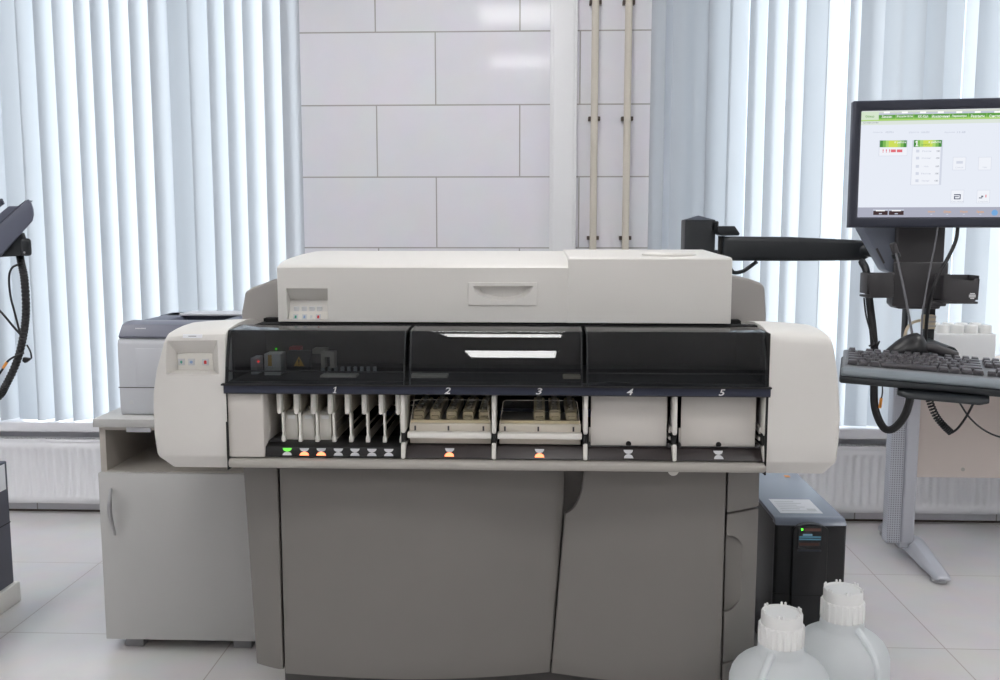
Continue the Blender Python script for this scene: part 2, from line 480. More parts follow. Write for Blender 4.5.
# ------------------------------------------------------------------ vertical blinds
BY, BZ0, BZ1 = YB - .047, .414, 2.70
def blind(label, slats, x0, x1):
    b = thing('vertical_blind', label, 'blind', ((x0 + x1) / 2, BY, BZ1), 'vertical blinds')
    MB().box(x0, x1, BY - .025, BY + .025, BZ1, BZ1 + .04).build('head_rail', MT['wframe'], b, bevel=.003)
    w = .089
    for (xl, a, tw) in slats:
        # xl: room-side left edge, a: turn of the slat (right edge towards the window)
        m = MB(); n = 8; rows = 10
        vs = []
        for r in range(rows + 1):
            z = BZ0 + (BZ1 - BZ0) * r / rows
            aa = a + tw * (1 - r / rows)
            ca, sa = math.cos(aa), math.sin(aa)
            for i in range(n + 1):
                s = w * i / n; c = .004 * math.sin(PI * i / n)
                vs.append((xl + s * ca + c * sa, BY - w / 2 * math.sin(a) + s * sa - c * ca, z))
        k = n + 1
        m.add(vs, [(r * k + i, r * k + i + 1, (r + 1) * k + i + 1, (r + 1) * k + i) for r in range(rows) for i in range(n)])
        m.build('slat', MT['slat'], b, ang=80)
def pix(x, y, z):
    v = Vector((x, y, z)) - CAM
    return 500 + F_PX * v.dot(RT) / v.dot(FW)
def place(e0, e1, order):
    """left edge and turn of a slat that covers the wall between two picture columns at its top"""
    best = None
    for deg in order:
        a = R_(deg); yn = BY - .0445 * math.sin(a); x0 = X(e0, 20, yn)
        err = abs(pix(x0 + .089 * math.cos(a), yn + .089 * math.sin(a), 2.08) - e1)
        if best is None or err < best[0] - .05: best = (err, x0, a)
        if err < .35: break
    return best[1], best[2]
open_o = [62 - .5 * i for i in range(88)]; shut_o = [-9 + .5 * i for i in range(130)]
edges = [-82, -62, -43, -24, -4, 15, 33, 52, 73.5, 90, 109, 128.5, 148, 167, 187, 207, 224, 242, 262, 280, 299]
kinds = 'ooooooooooooossoooos'
kinds = 'oooosoooooooossoooos'
sl = []; x = X(-82, 60, BY) - .08; pre = []
while x > -3.1: pre.append((x, R_(45), 0)); x -= .08
for e, f, k_ in zip(edges, edges[1:], kinds):
    x0, a = place(e, f + (.9 if k_ == 'o' else -.3), open_o if k_ == 'o' else shut_o)
    sl.append((x0, a, R_(random.uniform(-1.5, 1.5))))
blind('white vertical slat blind over the left window behind the printer', pre[::-1] + sl, -3.15, X(300, 0, BY))
spans = [(656, 666, 'n'), (673, 695, 'p'), (694, 714, 'p'), (711, 731, 'm'), (730, 749, 'p'), (750, 767.5, 'p'), (768, 787.5, 'p'), (788, 807.5, 'p'), (806.5, 828.5, 'n'), (828, 845, 'p'), (850, 866, 'p'), (869, 885, 'm'), (884.5, 906, 'n'), (905, 926.5, 'm'), (925.5, 946.5, 'n'), (945, 964.5, 'n'), (966, 981, 'p'), (983.5, 1003, 'n'), (1003, 1023, 'p'), (1023, 1043, 'n'), (1043, 1063, 'p')]
sl = []
for e, f, k_ in spans:
    if k_ == 'p': x0, a = place(e, f, [0 + .5 * i for i in range(110)])
    else:
        a = R_(-24 if k_ == 'n' else -8); x0 = X(f, 20, BY + .0445 * math.sin(a)) - .089 * math.cos(a)
        if f < 670: a = R_(-58); x0 = X(f, 20, BY + .0445 * math.sin(a)) - .089 * math.cos(a)
    sl.append((x0, a, R_(random.uniform(-2, 2))))
x = sl[-1][0] + .08
while x < 3.05: sl.append((x, R_(20), 0)); x += .08
blind('white vertical slat blind over the right window behind the monitor', sl, X(655, 0, BY), 3.12)

# ------------------------------------------------------------------ analyzer
A = thing('laboratory_analyzer', 'large pale grey floor-standing analyzer with smoked covers and five numbered bays', 'analyzer', (-.09, 2.45, 0))
# base
MB().box(-.64, .48, 2.27, 2.84, 0, .145).build('plinth', MT['plinth'], A, bevel=.006)
MB().prism([(-.69, .14), (.526, .14), (.528, .69), (-.712, .69)], 2.275, 2.86, 'y').build('base_cabinet', MT['grey'], A, bevel=.008)
def curved_panel(xl, xr, yfun, zb, zt, th=.022, nx=24, nz=10):
    """panel bowed in plan: xl, xr are functions of height, zt of x"""
    m = MB(); front = []; back = []
    for j in range(nz + 1):
        for i in range(nx + 1):
            t = i / nx; s = j / nz
            z = zb + (.645 - zb) * s
            xx = xl(z) + (xr(z) - xl(z)) * t
            z = zb + (zt(xx) - zb) * s
            xx = xl(z) + (xr(z) - xl(z)) * t
            front.append((xx, yfun(xx), z)); back.append((xx, yfun(xx) + th, z))
    k = nx + 1; n = len(front)
    q = [(j * k + i, j * k + i + 1, (j + 1) * k + i + 1, (j + 1) * k + i) for j in range(nz) for i in range(nx)]
    fs = q + [tuple(a + n for a in f)[::-1] for f in q]
    for i in range(nx):
        fs.append((i, i + n, i + 1 + n, i + 1)); a = nz * k + i; fs.append((a, a + 1, a + 1 + n, a + n))
    for j in range(nz):
        a, b = j * k, (j + 1) * k; fs.append((a, b, b + n, a + n))
        a, b = j * k + nx, (j + 1) * k + nx; fs.append((a, a + n, b + n, b))
    m.add(front + back, fs); return m
def interp(tab):
    def f(x):
        for (a, u), (b, v) in zip(tab, tab[1:]):
            if x <= b:
                t = max(0, (x - a) / (b - a)); t = t * t * (3 - 2 * t) if False else t
                return u + (v - u) * t
        return tab[-1][1]
    return f
def bow(x): # left door in plan
    t = (x + .62) / .68
    return 2.203 - .028 * math.sin(PI * min(1, max(0, t * .9))) + .05 * max(0, t) ** 2.2
def bow2(x):
    t = (x - .04) / .41
    return 2.232 - .05 * math.sin(PI * .5 * min(1, max(0, t * 1.35))) + .01 * max(0, t) ** 2
seam_x = lambda z: .036 + (z - .16) / (.55 - .16) * .029 if z < .55 else .065
curved_panel(lambda z: -.723 + .022 * (1 - (z - .15) / .5), lambda z: -.625, lambda x: 2.206 + .045 * (( -.625 - x) / .098) ** 1.3 if x < -.625 else 2.206, .138, lambda x: .672).build('corner_panel', MT['grey'], A, bevel=.003, seg=2)
curved_panel(lambda z: -.619, lambda z: seam_x(z) - .002, bow, .130, lambda x: .672, nx=40).build('front_door', MT['grey'], A, bevel=.003, seg=2)
def notch(x):
    u = (x - .064) / .047
    return .672 if u >= 1 else .66 - .122 * math.sqrt(max(0, 1 - max(0, u) ** 2))
rd = curved_panel(lambda z: seam_x(z) + .002, lambda z: .441, bow2, .130, notch, nx=60).build('front_door', MT['grey'], A, bevel=.0025, seg=2)
rc = lambda x: bow2(.445) + .045 * max(0, (x - .445) / .075) ** 1.2
curved_panel(lambda z: .4455, lambda z: .531, rc, .555, lambda x: .672, nx=10).build('corner_panel', MT['grey'], A, bevel=.003, seg=2)
lo = curved_panel(lambda z: .4455, lambda z: .531, rc, .185, lambda x: .551, nx=10)
lo = lo.build('corner_panel', MT['grey'], A, bevel=.003, seg=2)
curved_panel(lambda z: .4455, lambda z: .531, rc, .135, lambda x: .181, nx=10).build('corner_panel', MT['grey'], A, bevel=.002, seg=2)
# finger scoop pressed into the lower corner panel
sc = MB().lathe([(.001, -.03), (.075, -.03), (.088, .03), (.001, .03)], 0, 0, 32)
sc.xform(lambda v: Vector((.446 + v.x * .62, 2.190 + (v.z) * .85, .405 + v.y * 1.15)))
off = A.location
sc.xform(lambda v: v - off)
boolean_cut_parent = lo
def cut(o, mb, **k):
    """cut with world coordinates on a part of the analyzer"""
    p = o.parent; loc = Vector(p.location) if p else Vector((0, 0, 0))
    o.parent = None
    ol = o.location.copy(); o.location = (0, 0, 0)
    mb.xform(lambda v: v - loc if p else v - ol)
    boolean_cut(o, mb, **k)
    o.location = ol
    if p: o.parent = p
sc.xform(lambda v: v + off); cut(lo, sc)

# round white latch under the rail
MB().disc((X(673, 473, 2.16), 2.165, Z(673, 470, 2.16)), .0125, 'y', 24, .012).build('latch_button', MT['whitep'], A, bevel=.002)

# upper chassis with rounded shoulders
sh = [(-.775, .97), (-.775, 1.0), (-.764, 1.055), (-.745, 1.066), (-.686, 1.088), (-.60, 1.098), (.48, 1.101), (.535, 1.092), (.566, 1.081), (.575, 1.07), (.581, 1.0), (.581, .97)]
MB().prism(sh, 2.44, 2.87, 'y').build('rear_housing', MT['greyl'], A, bevel=.007)
# body behind the bays
bd = MB(); bd.box(-.70, .515, 2.43, 2.86, .68, .985)
bd.build('rear_body', MT['void'], A)

# ---- end caps (rounded barrel ends)
prof = [(2.57, .692), (2.50, .688), (2.40, .672), (2.17, .667), (2.128, .668), (2.102, .697), (2.0975, .705), (2.094, .75), (2.091, .80), (2.090, .85), (2.0915, .90), (2.0945, .945), (2.0975, .970), (2.103, .982), (2.116, .990), (2.16, .996), (2.20, .999), (2.26, 1.0), (2.32, .996), (2.40, .978), (2.48, .945), (2.54, .895), (2.57, .84), (2.58, .76)]
def cap_mesh(xin, xo, flip):
    rings = []
    cy, cz = 2.36, .84
    for t, s, dr in ((0, 1, 0), (.3, 1, .001), (.6, 1, .003), (.8, 1, .005), (.92, 1, .0065), (.965, .998, .007), (.99, .993, .007), (1.0, .984, .007)):
        ring = []
        for y, z in prof:
            yy = cy + (y - cy) * s; zz = cz + (z - cz) * s
            if z > .94: zz -= dr
            x = xin + (xo(z) - xin) * t
            ring.append((x, yy, zz))
        rings.append(ring)
    return MB().loft(rings)
xo_l = interp([(.665, -.845), (.675, -.858), (.69, -.868), (.71, -.874), (.76, -.876), (.84, -.874), (.90, -.864), (.95, -.852), (.985, -.843), (1.01, -.838)])
xo_r = interp([(.665, .645), (.675, .655), (.69, .662), (.715, .667), (.80, .667), (.86, .662), (.92, .656), (.96, .650), (.985, .645), (1.01, .640)])
capL = cap_mesh(-.705, xo_l, False).build('end_cap', MT['shell'], A, ang=40)
capR = cap_mesh(.5085, xo_r, True).build('end_cap', MT['shell'], A, ang=40)
# recessed control pocket in the left cap
xA, xB = X(163, 337, 2.09), X(218, 338, 2.09)
zT, zB = Z(190, 339, 2.098), Z(190, 374.5, 2.09)
ia, ib = X(176, 353, 2.12), X(212, 353, 2.12)
izT, izB = Z(190, 353, 2.125), Z(190, 370, 2.125)
fr_ = lambda y, a, b, c, d: [(a, y, c), (b, y, c), (b, y, d), (a, y, d)]
cm = MB().loft([fr_(2.04, xA - .025, xB + .02, zB - .008, zT + .012), fr_(2.095, xA + .004, xB - .003, zB, zT), fr_(2.127, ia, ib, izB, izT)])
cut(capL, cm)
pl = MB().box(ia + .001, ib - .001, 2.1245, 2.127, izB, izT - .001, 0)
bp = pl.build('button_plate', MT['whitep'], capL)
def buttons(spec, Y, zc, h, parent):
    for (px, w, kind) in spec:
        x = X(px, 360 if Y < 2.15 else 316, Y)
        m = MB().box(x - w, x + w, Y - .002, Y, zc - h, zc + h, 0)
        col = {'g': 'grnp', 'b': 'blup', 'r': 'redp', 's': 'grp'}[kind]
        if kind in 'gbr':
            if kind == 'g': poly = [(x - w * .4, zc), (x, zc + h * .6), (x + w * .4, zc), (x, zc - h * .6)]
            elif kind == 'r': poly = [(x - w * .4, zc - h * .55), (x + w * .4, zc - h * .55), (x + w * .4, zc + h * .4), (x, zc + h * .6), (x - w * .4, zc + h * .4)]
            else: poly = [(x + w * .5 * math.cos(a), zc + h * .5 * math.sin(a)) for a in [i * PI / 4 for i in range(8)]]
            m.prism(poly, Y - .0026, Y - .0019, 'y', 1)
        m.build('button', [MT['grp'], MT[col]], parent)
buttons([(181.5, .0075, 'g'), (191.5, .0075, 'b'), (205.5, .0075, 'r')], 2.1245, (izT + izB) / 2 - .001, .0075, bp)
lb = MB(); x0, x1, z0, z1 = X(183, 335, 2.1), X(202, 335, 2.1), Z(190, 337, 2.095), Z(190, 334, 2.095)
yy = 2.0995
z0, z1 = .9735, .9815
lb.add([(x0, 2.0970, z0), (x1, 2.0970, z0), (x1, 2.1010, z1), (x0, 2.1010, z1), (x0, 2.101, z0), (x1, 2.101, z0), (x1, 2.105, z1), (x0, 2.105, z1)], [(0, 1, 2, 3), (7, 6, 5, 4), (0, 4, 5, 1), (1, 5, 6, 2), (2, 6, 7, 3), (3, 7, 4, 0)], 0)
xm = (x0 + x1) / 2
lb.add([(xm - .009, 2.0983, .9770), (xm + .009, 2.0983, .9770), (xm + .009, 2.0990, .9785), (xm - .009, 2.0990, .9785)], [(0, 1, 2, 3)], 1)
lb.build('name_label', [MT['paper'], MT['ink']], capL)
# ---- rail
rp = [(2.16, .698), (2.103, .698), (2.094, .696), (2.0895, .691), (2.0895, .683), (2.094, .677), (2.106, .674), (2.2, .672), (2.2, .70)]
MB().prism(rp, -.7045, .508, 'x').build('front_rail', MT['fascia'], A, bevel=.002, seg=2, ang=50)
MB().box(-.708, -.7045, 2.092, 2.3, .672, .87).build('cap_gasket', MT['seam'], A)
MB().box(.505, .5085, 2.092, 2.3, .672, .99).build('cap_gasket', MT['seam'], A)

# ---- navy strip with bay numbers
ST = 2.084
ONE = [(-.22, -.5), (.30, -.5), (.30, -.38), (.14, -.38), (.14, .5), (-.02, .5), (-.28, .30), (-.28, .16), (-.06, .28), (-.06, -.38), (-.22, -.38)]
st = MB().box(-.7085, .5115, ST, 2.13, .8510, .8685).build('number_strip', MT['blue'], A, bevel=.002, seg=2)
for px, tx in ((335, '1'), (447.5, '2'), (539, '3'), (630, '4'), (722, '5')):
    c = at(px, 388.8, ST)
    m = MB()
    if tx == '1': m.add([(c.x + (u + .25 * v) * .0145, ST - .0008, .860 + v * .0145) for u, v in ONE], [tuple(range(len(ONE)))])
    else: put_text(m, tx, lambda u, v: (c.x + u, ST - .0008, .860 + v), w=.0145, h=.0145, shear=.25, bold=.018)
    m.build('bay_number', MT['num'], st)
MB().box(-.71, .512, 2.09, 2.43, .8485, .8515).build('bay_lintel', MT['black'], A)
MB().box(-.712, .512, 2.078, 2.13, .8685, .8725).build('cover_seat', MT['black'], A)

# ---- smoked covers
cp = [(2.083, .8725), (2.0858, .890), (2.0895, .908), (2.0942, .926), (2.0998, .944), (2.1046, .958), (2.1097, .971), (2.1148, .982), (2.1180, .9875), (2.1200, .989), (2.124, .990), (2.206, .9935)]
def cover(x0, x1):
    m = MB(); th = .004
    inn = []
    for i, (y, z) in enumerate(cp):
        a = cp[max(0, i - 1)]; b = cp[min(len(cp) - 1, i + 1)]
        d = Vector((b[0] - a[0], b[1] - a[1])).normalized(); inn.append((y + d.y * th, z - d.x * th))
    m.prism(cp + inn[::-1], x0, x1, 'x')
    return m
for a, b, nb in ((-.704, X(405.5, 360, 2.1), 0), (X(409.5, 360, 2.1), X(582.5, 360, 2.1), 1), (X(586.5, 360, 2.1), .504, 2)):
    c = cover(a, b).build('smoked_cover', MT['smoke'], A, ang=40)
    c['label'] = ('left smoked cover over the modules', 'middle smoked cover above bays two and three', 'right smoked cover above bays four and five')[nb]
    MB().box(a + .004, b - .004, 2.0915, 2.0935, .8985, .9012).build('cover_lip', MT['black'], c)
    for xx in (a, b - .0035):
        pp = [(y, z) for y, z in cp] + [(2.206, .965), (2.15, .94), (2.11, .8725)]
        pp2 = [(y + .0045, z - .0012) for y, z in cp[1:-1]]
        MB().prism([(y + .001, z - .0005) for y, z in cp] + [(y + .012, z - .008) for y, z in cp][::-1], xx, xx + .0035, 'x').build('cover_edge', MT['black'], c)
# dark deck below the covers with the modules seen through them
dk = MB(); dk.box(-.705, .506, 2.125, 2.43, .868, .874); dk.box(-.705, .506, 2.40, 2.43, .874, .99); dk.box(-.7045, -.6995, 2.14, 2.40, .874, .982); dk.box(.4995, .5045, 2.14, 2.40, .874, .982)
dk.build('module_deck', MT['void'], A)
MB().box(-.66, .507, 2.212, 2.24, .986, .9955).build('hood_gap', MT['seam'], A)
Ym = 2.2
def pbox(px0, px1, py0, py1, Y, d, mi=0, m=None):
    m = m or MB(); a = at(px0, py1, Y); b = at(px1, py0, Y)
    return m.box(a.x, b.x, Y, Y + d, a.z, b.z, mi)
md = pbox(264.5, 280.5, 354, 382, Ym, .05)
mdo = md.build('reader_module', MT['whitep'], A, bevel=.002)
lbm = pbox(268, 271.5, 355, 366, Ym - .0006, .0006, 0); lbm.build('yellow_tag', MT['yel'], mdo)
md = pbox(251, 257, 358, 382, Ym + .01, .05).build('sensor_module', MT['grp'], A, bevel=.002)
a = at(258.5, 361.5, Ym); MB().disc((a.x, Ym, a.z), .0022, 'y', 12, .002).build('red_light', MT['ledr'], A)
a = at(276.3, 348.8, Ym + .06); MB().disc((a.x, Ym + .06, a.z), .0022, 'y', 12, .002).build('green_light', MT['ledg'], A)
a = at(299, 361.5, Ym - .01)
MB().prism([(a.x - .0125, a.z - .011), (a.x + .0125, a.z - .011), (a.x, a.z + .012)], Ym - .011, Ym - .01, 'y').build('warning_triangle', MT['yel'], A)
m = MB(); m.prism([(a.x - .0012, a.z - .003), (a.x + .0012, a.z - .003), (a.x + .0018, a.z + .005), (a.x - .0018, a.z + .005)], Ym - .0118, Ym - .011, 'y'); m.box(a.x - .0013, a.x + .0013, Ym - .0118, Ym - .011, a.z - .0075, a.z - .005)
m.build('exclamation_mark', MT['seam'], A)
pbox(288, 310, 351, 370, Ym - .0095, .02).build('warning_plate', MT['black'], A, bevel=.001)
m = MB(); pbox(321, 324.5, 354, 368, Ym + .02, .03, 0, m); pbox(330, 334, 354, 368, Ym + .02, .03, 0, m); pbox(321, 334, 352, 357, Ym + .02, .03, 0, m)
m.build('gantry_bracket', MT['ivory'], A)
pbox(289, 300, 347, 353, Ym + .06, .03).build('red_pipette_block', MT['redp'], A, bevel=.002)
m = MB(); pbox(320, 356, 375.5, 381.5, Ym - .03, .04, 0, m); m.build('carrier_guide', MT['ivory'], A, bevel=.002)
m = MB(); pbox(410, 447, 375.5, 381.5, Ym - .03, .04, 0, m); m.build('carrier_guide', MT['ivory'], A, bevel=.002)
m = MB(); pbox(563, 581, 376.5, 381, Ym - .03, .04, 0, m); m.build('carrier_guide', MT['tan'], A, bevel=.002)
m = MB()
for i in range(9): pbox(321 + i * 6.5, 324 + i * 6.5, 367, 373, Ym + .05, .01, 0, m)
m.build('probe_row', MT['grp'], A)
pbox(312, 325, 349, 354, Ym + .09, .04).build('rear_module', MT['ivory'], A, bevel=.002)

# ---- bays
Yb = 2.115
hz = MB()
hz.box(-.71, .512, 2.16, 2.43, .695, .727)      # deck
hz.box(-.71, .512, 2.41, 2.43, .727, .849)       # back
hz.build('bay_housing', MT['void'], A)
xw0, xw1, xw2 = -.7045, X(263, 420, 2.1), X(280, 420, 2.2)
m = MB(); m.prism([(xw0, 2.098), (xw1, 2.098), (xw1 + .002, 2.1), (xw2, 2.20), (xw2, 2.41), (xw0, 2.41)], .7008, .8485, 'z')
m.build('bay_side_panel', MT['shell_d'], A, bevel=.0015, seg=2)
# indicator strips
xi0, xi1, xi2 = X(264, 450, 2.1), X(402, 450, 2.1), .5045
m = MB(); m.prism([(2.102, .7008), (2.106, .7235), (2.125, .731), (2.2, .731), (2.2, .7008)], xi0, xi1, 'x')
m.prism([(xi0 + .003, .731), (xi0 + .012, .740), (xi0 + .032, .740), (xi0 + .038, .731)], 2.12, 2.19, 'y')
s1 = m.build('indicator_strip', MT['black'], A, bevel=.0015, seg=2)
m = MB(); m.prism([(2.102, .7008), (2.124, .727), (2.2, .727), (2.2, .7008)], xi1, xi2, 'x')
s2 = m.build('indicator_strip', MT['brown'], A, bevel=.0012, seg=2)
def indicator(px, strip, up, dn, slope):
    x = X(px, 452, 2.1); r = .0105
    for k, mt in ((0, up), (1, dn)):
        zc = .7208 if k == 0 else .7048
        sy = .0095 / r
        pts = []
        for i in range(15):
            a = PI * i / 14
            u, v = r * math.cos(a), .0078 * math.sin(a)
            pts.append((u, -v if k == 0 else v))
        vs = []
        for dy in (-.0012, .001):
            for u, v in pts:
                z = zc + v; t = (z - .7008) / .026
                y = 2.102 + (t * .022 if slope else min(1, (z - .7008) / .0225) * .004)
                vs.append((x + u, y + dy, z))
        n = len(pts)
        MB().add(vs, [tuple(range(n)), tuple(range(n, 2 * n))[::-1]] + [(i, (i + 1) % n, (i + 1) % n + n, i + n) for i in range(n)]).build('indicator_light', MT[mt], strip)
for i, px in enumerate((286.8, 303.9, 320.8, 338, 354.6, 371.6, 388.5)):
    indicator(px, s1, 'indg' if i == 0 else 'ind', 'indo' if i in (1, 2) else 'ind', False)
for px, l in ((449, 'indo'), (539.5, 'indo'), (629, 'ind'), (719.5, 'ind')):
    indicator(px, s2, 'ind', l, True)
# posts between the bays
def post(px, wide=2.15):
    x = X(px, 430, 2.11); w = wide / 950 * 2.11
    m = MB()
    for z0, z1 in ((.7575, .8482),):
        m.prism([(2.100, z0 + .006), (2.106, z0), (2.19, z0 + .002), (2.2, z1), (2.1, z1)], x - w, x + w, 'x')
    p = m.build('bay_post', MT['whitep'], A, bevel=.003, seg=2)
    q = MB().prism([(2.096, .701), (2.102, .699), (2.16, .708), (2.19, .730), (2.17, .736), (2.108, .738), (2.1, .734)], x - w, x + w, 'x')
    q.build('bay_post', MT['whitep'], A, bevel=.003, seg=2)
    MB().box(x - w * 1.15, x + w * 1.0, 2.106, 2.17, .732, .763).build('post_clip', MT['seam'], p, bevel=.003)
for px in (403.5, 494, 585.5, 674.5, 765): post(px)
# guides of the first bay
for i in range(8):
    px = 279.3 + 16.97 * i
    x = X(px, 405, 2.12)
    m = MB()
    m.box(x - .0058, x + .0058, 2.115, 2.14, .797, .8482)
    k = m.build('guide_knob', MT['whitep'], A, bevel=.005, seg=3)
    m = MB()
    m.prism([(x + .0035, .80), (x + .0085, .80), (x + .0085, .748), (x + .011, .741), (x + .011, .7315), (x + .002, .7315), (x + .002, .741), (x + .0045, .750)], 2.122, 2.138, 'y')
    m.build('guide_foot', MT['whitep'], k, bevel=.001, seg=2)
    m = MB(); m.box(x + .0050, x + .0064, 2.138, 2.36, .800, .8480); m.box(x + .0050, x + .0064, 2.138, 2.36, .7315, .752)
    for j in (0, 4): m.box(x + .0050, x + .0064, 2.145 + j * .05, 2.155 + j * .05, .752, .800)
    m.box(x + .0040, x + .0074, 2.138, 2.36, .798, .8015); m.box(x + .0040, x + .0074, 2.138, 2.36, .768, .7705); m.box(x + .0040, x + .0074, 2.138, 2.36, .7315, .734)
    m.build('guide_rail', MT['ivory'], k)
m = MB(); m.box(-.44, -.31, 2.40, 2.409, .765, .768); m.box(-.44, -.31, 2.40, 2.409, .778, .780); m.build('rear_rod', MT['ivory'], A)
pbox(378, 403, 411, 415.5, 2.395, .01).build('blue_stop', MT['bluep'], A)
pbox(498, 535, 411, 418, 2.36, .03).build('blue_stop', MT['bluep'], A)
pbox(580, 592, 411, 417, 2.36, .03).build('blue_stop', MT['bluep'], A)
# blank cover plates of bays four and five
for px0, px1, ph in ((590.5, 667.5, 628.5), (680.5, 756.5, 718.5)):
    a = at(px0, 447, 2.125); b = at(px1, 398, 2.125)
    m = MB(); m.box(a.x, b.x, 2.125, 2.132, .7285, .8482); m.box(a.x - .004, a.x + .0, 2.128, 2.134, .729, .770)
    p = m.build('blank_plate', MT['shell_d'], A, bevel=.0015, seg=2)
    x = X(ph, 447, 2.124)
    m = MB(); m.disc((x, 2.1252, .7335), .0062, 'y', 20, .0012); m.box(x - .02, x + .02, 2.118, 2.1255, .7275, .7292)
    m.build('finger_hole', MT['seam'], p)
    m = MB()
    for xx in (a.x - .003, b.x + .0045): m.box(xx - .0025, xx + .0025, 2.112, 2.128, .7275, .737)
    m.box(a.x - .004, b.x + .004, 2.119, 2.124, .727, .7297)
    m.build('plate_clip', MT['dgrey'], p, bevel=.0008, seg=1)
# light side rails seen beside the blank plates
for px in (671, 761):
    x = X(px, 420, 2.14)
    m = MB(); m.prism([(2.13, .758), (2.3, .775), (2.3, .785), (2.13, .772)], x - .006, x - .002, 'x'); m.prism([(2.13, .742), (2.3, .735), (2.3, .742), (2.13, .75)], x - .006, x - .002, 'x')
    m.build('side_rail', MT['shell_d'], A)

# trays of bays two and three, each with its racks
def tray(px0, px1, label):
    xa, xb = X(px0, 433, 2.115), X(px1, 433, 2.115)
    t = thing('carrier_tray', label, 'tray', ((xa + xb) / 2, 2.13, .727), 'rack trays pushed into the bays')
    m = MB()
    m.prism([(2.130, .729), (2.128, .745), (2.126, .757), (2.126, .7745), (2.13, .777), (2.355, .761), (2.355, .729)], xa, xb, 'x')
    body = m.build('tray_body', MT['ivory'], t, bevel=.0015, seg=2)
    MB().prism([(2.109, .7450), (2.107, .7480), (2.107, .7560), (2.110, .7590), (2.128, .7590), (2.128, .7450)], xa - .003, xb + .002, 'x').build('tray_handle', MT['whitep'], t, bevel=.0015, seg=2)
    for u in (.07, .48, .91):
        x = xa + (xb - xa) * u
        MB().box(x - .002, x + .002, 2.1245, 2.127, .7605, .7710).build('slot', MT['dgrey'], body)
    # front lip holding the rack feet
    m = MB(); m.box(xa + .001, xb - .001, 2.133, 2.146, .773, .783)
    m.build('rack_stop', MT['tan'], t, bevel=.002)
    # clear lid leaning over the racks
    m = MB(); h0, h1 = .7755, .8290; r = .008
    pts = []
    cs = [(xa + .004, h0, 0), (xb - .003, h0, 0), (xb - .008, h1, 1), (xa + .008, h1, 1)]
    poly = [(xa + .002, h0), (xb - .002, h0)]
    for k in range(6): a = k / 5 * PI / 2; poly.append((xb - .008 - r + r * math.cos(a), h1 - r + r * math.sin(a)))
    for k in range(6): a = PI / 2 + k / 5 * PI / 2; poly.append((xa + .008 + r + r * math.cos(a), h1 - r + r * math.sin(a)))
    m.prism(poly, 2.128, 2.1305, 'y')
    m.xform(lambda v: Vector((v.x, v.y + (v.z - h0) * .22, v.z)))
    m.build('clear_lid', MT['clear'], t)
    m = MB(); m.tube([(x, 2.1285 + (z - h0) * .22, z) for x, z in poly[1:]] + [(poly[0][0], 2.1285, h0)], .0007, 6, smooth=0)
    m.build('lid_rim', MT['ivory'], t)
    return t
tray(409, 490.5, 'ivory tray holding five tan racks in bay two')
tray(499, 581, 'ivory tray holding three tan racks in bay three')
def rack_proto():
    root = thing('sample_rack', 'x', 'rack', (0, 0, 0), 'tan racks under clear lids')
    w, L = .0125, .20
    m = MB()
    pr = [(-w, 0), (w, 0), (w, .016), (w * .8, .021), (-w * .8, .021), (-w, .016)]
    m.prism([(u, v) for u, v in pr], .004, L, 'y')
    m.box(-w * .72, w * .72, -.004, .006, -.001, .012)
    for j in range(9):
        y = .022 + j * .02
        m.box(-w * 1.04, w * 1.04, y - .0022, y + .0022, .004, .0235)
    m.build('rack_body', MT['tan'], root, bevel=.0012, seg=1, local=True)
    m = MB()
    for j in range(5):
        y = .034 + j * .036
        m.lathe([(.0065, .0), (.0065, .027), (.0048, .0275), (.0048, .020), (.0001, .020)], 0, y, 14)
    m.build('sample_wells', MT['ivory'], root, local=True)
    return root
rp0 = None
lab2 = ['leftmost of the five tan racks in bay two', 'second from the left of the five tan racks in bay two', 'middle one of the five tan racks in bay two', 'fourth from the left of the five tan racks in bay two', 'rightmost of the five tan racks in bay two']
lab3 = ['left one of the three tan racks in bay three, beside the empty blue slots', 'middle one of the three tan racks in bay three', 'right one of the three tan racks in bay three']
proto = rack_proto(); first = True
for pxs, labs in (((418.5, 435, 451.5, 468, 484), lab2), ((539.3, 555, 571.5), lab3)):
    for px, lb_ in zip(pxs, labs):
        loc = (X(px, 420, 2.152), 2.152, .7775)
        if first: proto.location = loc; proto['label'] = lb_; first = False
        else: dup(proto, loc, lb_)
# white sample carriers in the first bay
def carrier_proto():
    root = thing('sample_carrier', 'x', 'carrier', (0, 0, 0), 'white carriers in bay one')
    MB().prism([(0, 0), (0, .058), (.004, .062), (.012, .066), (.19, .066), (.19, 0)], -.0138, .0138, 'x').build('carrier_body', MT['whitep'], root, bevel=.0012, seg=2, local=True)
    MB().box(-.0085, .0085, -.0012, 0, .050, .058).build('label_tab', MT['num'], root, local=True)
    m = MB()
    for j in range(5): m.lathe([(.008, 0), (.008, .008), (.005, .008), (.005, .002), (.0001, .002)], 0, .03 + j * .034, 14, cz=.066)
    m.build('tube_sockets', MT['ivory'], root, local=True)
    return root
cpz = carrier_proto()
for i, (px, l) in enumerate(((291.8, 'white carrier above the green light, leftmost in bay one'), (308.6, 'white carrier above the first orange light, middle of three in bay one'), (325.6, 'white carrier above the second orange light, rightmost of three in bay one'))):
    loc = (X(px, 430, 2.145), 2.145, .7312)
    if i == 0: cpz.location = loc; cpz['label'] = l
    else: dup(cpz, loc, l)

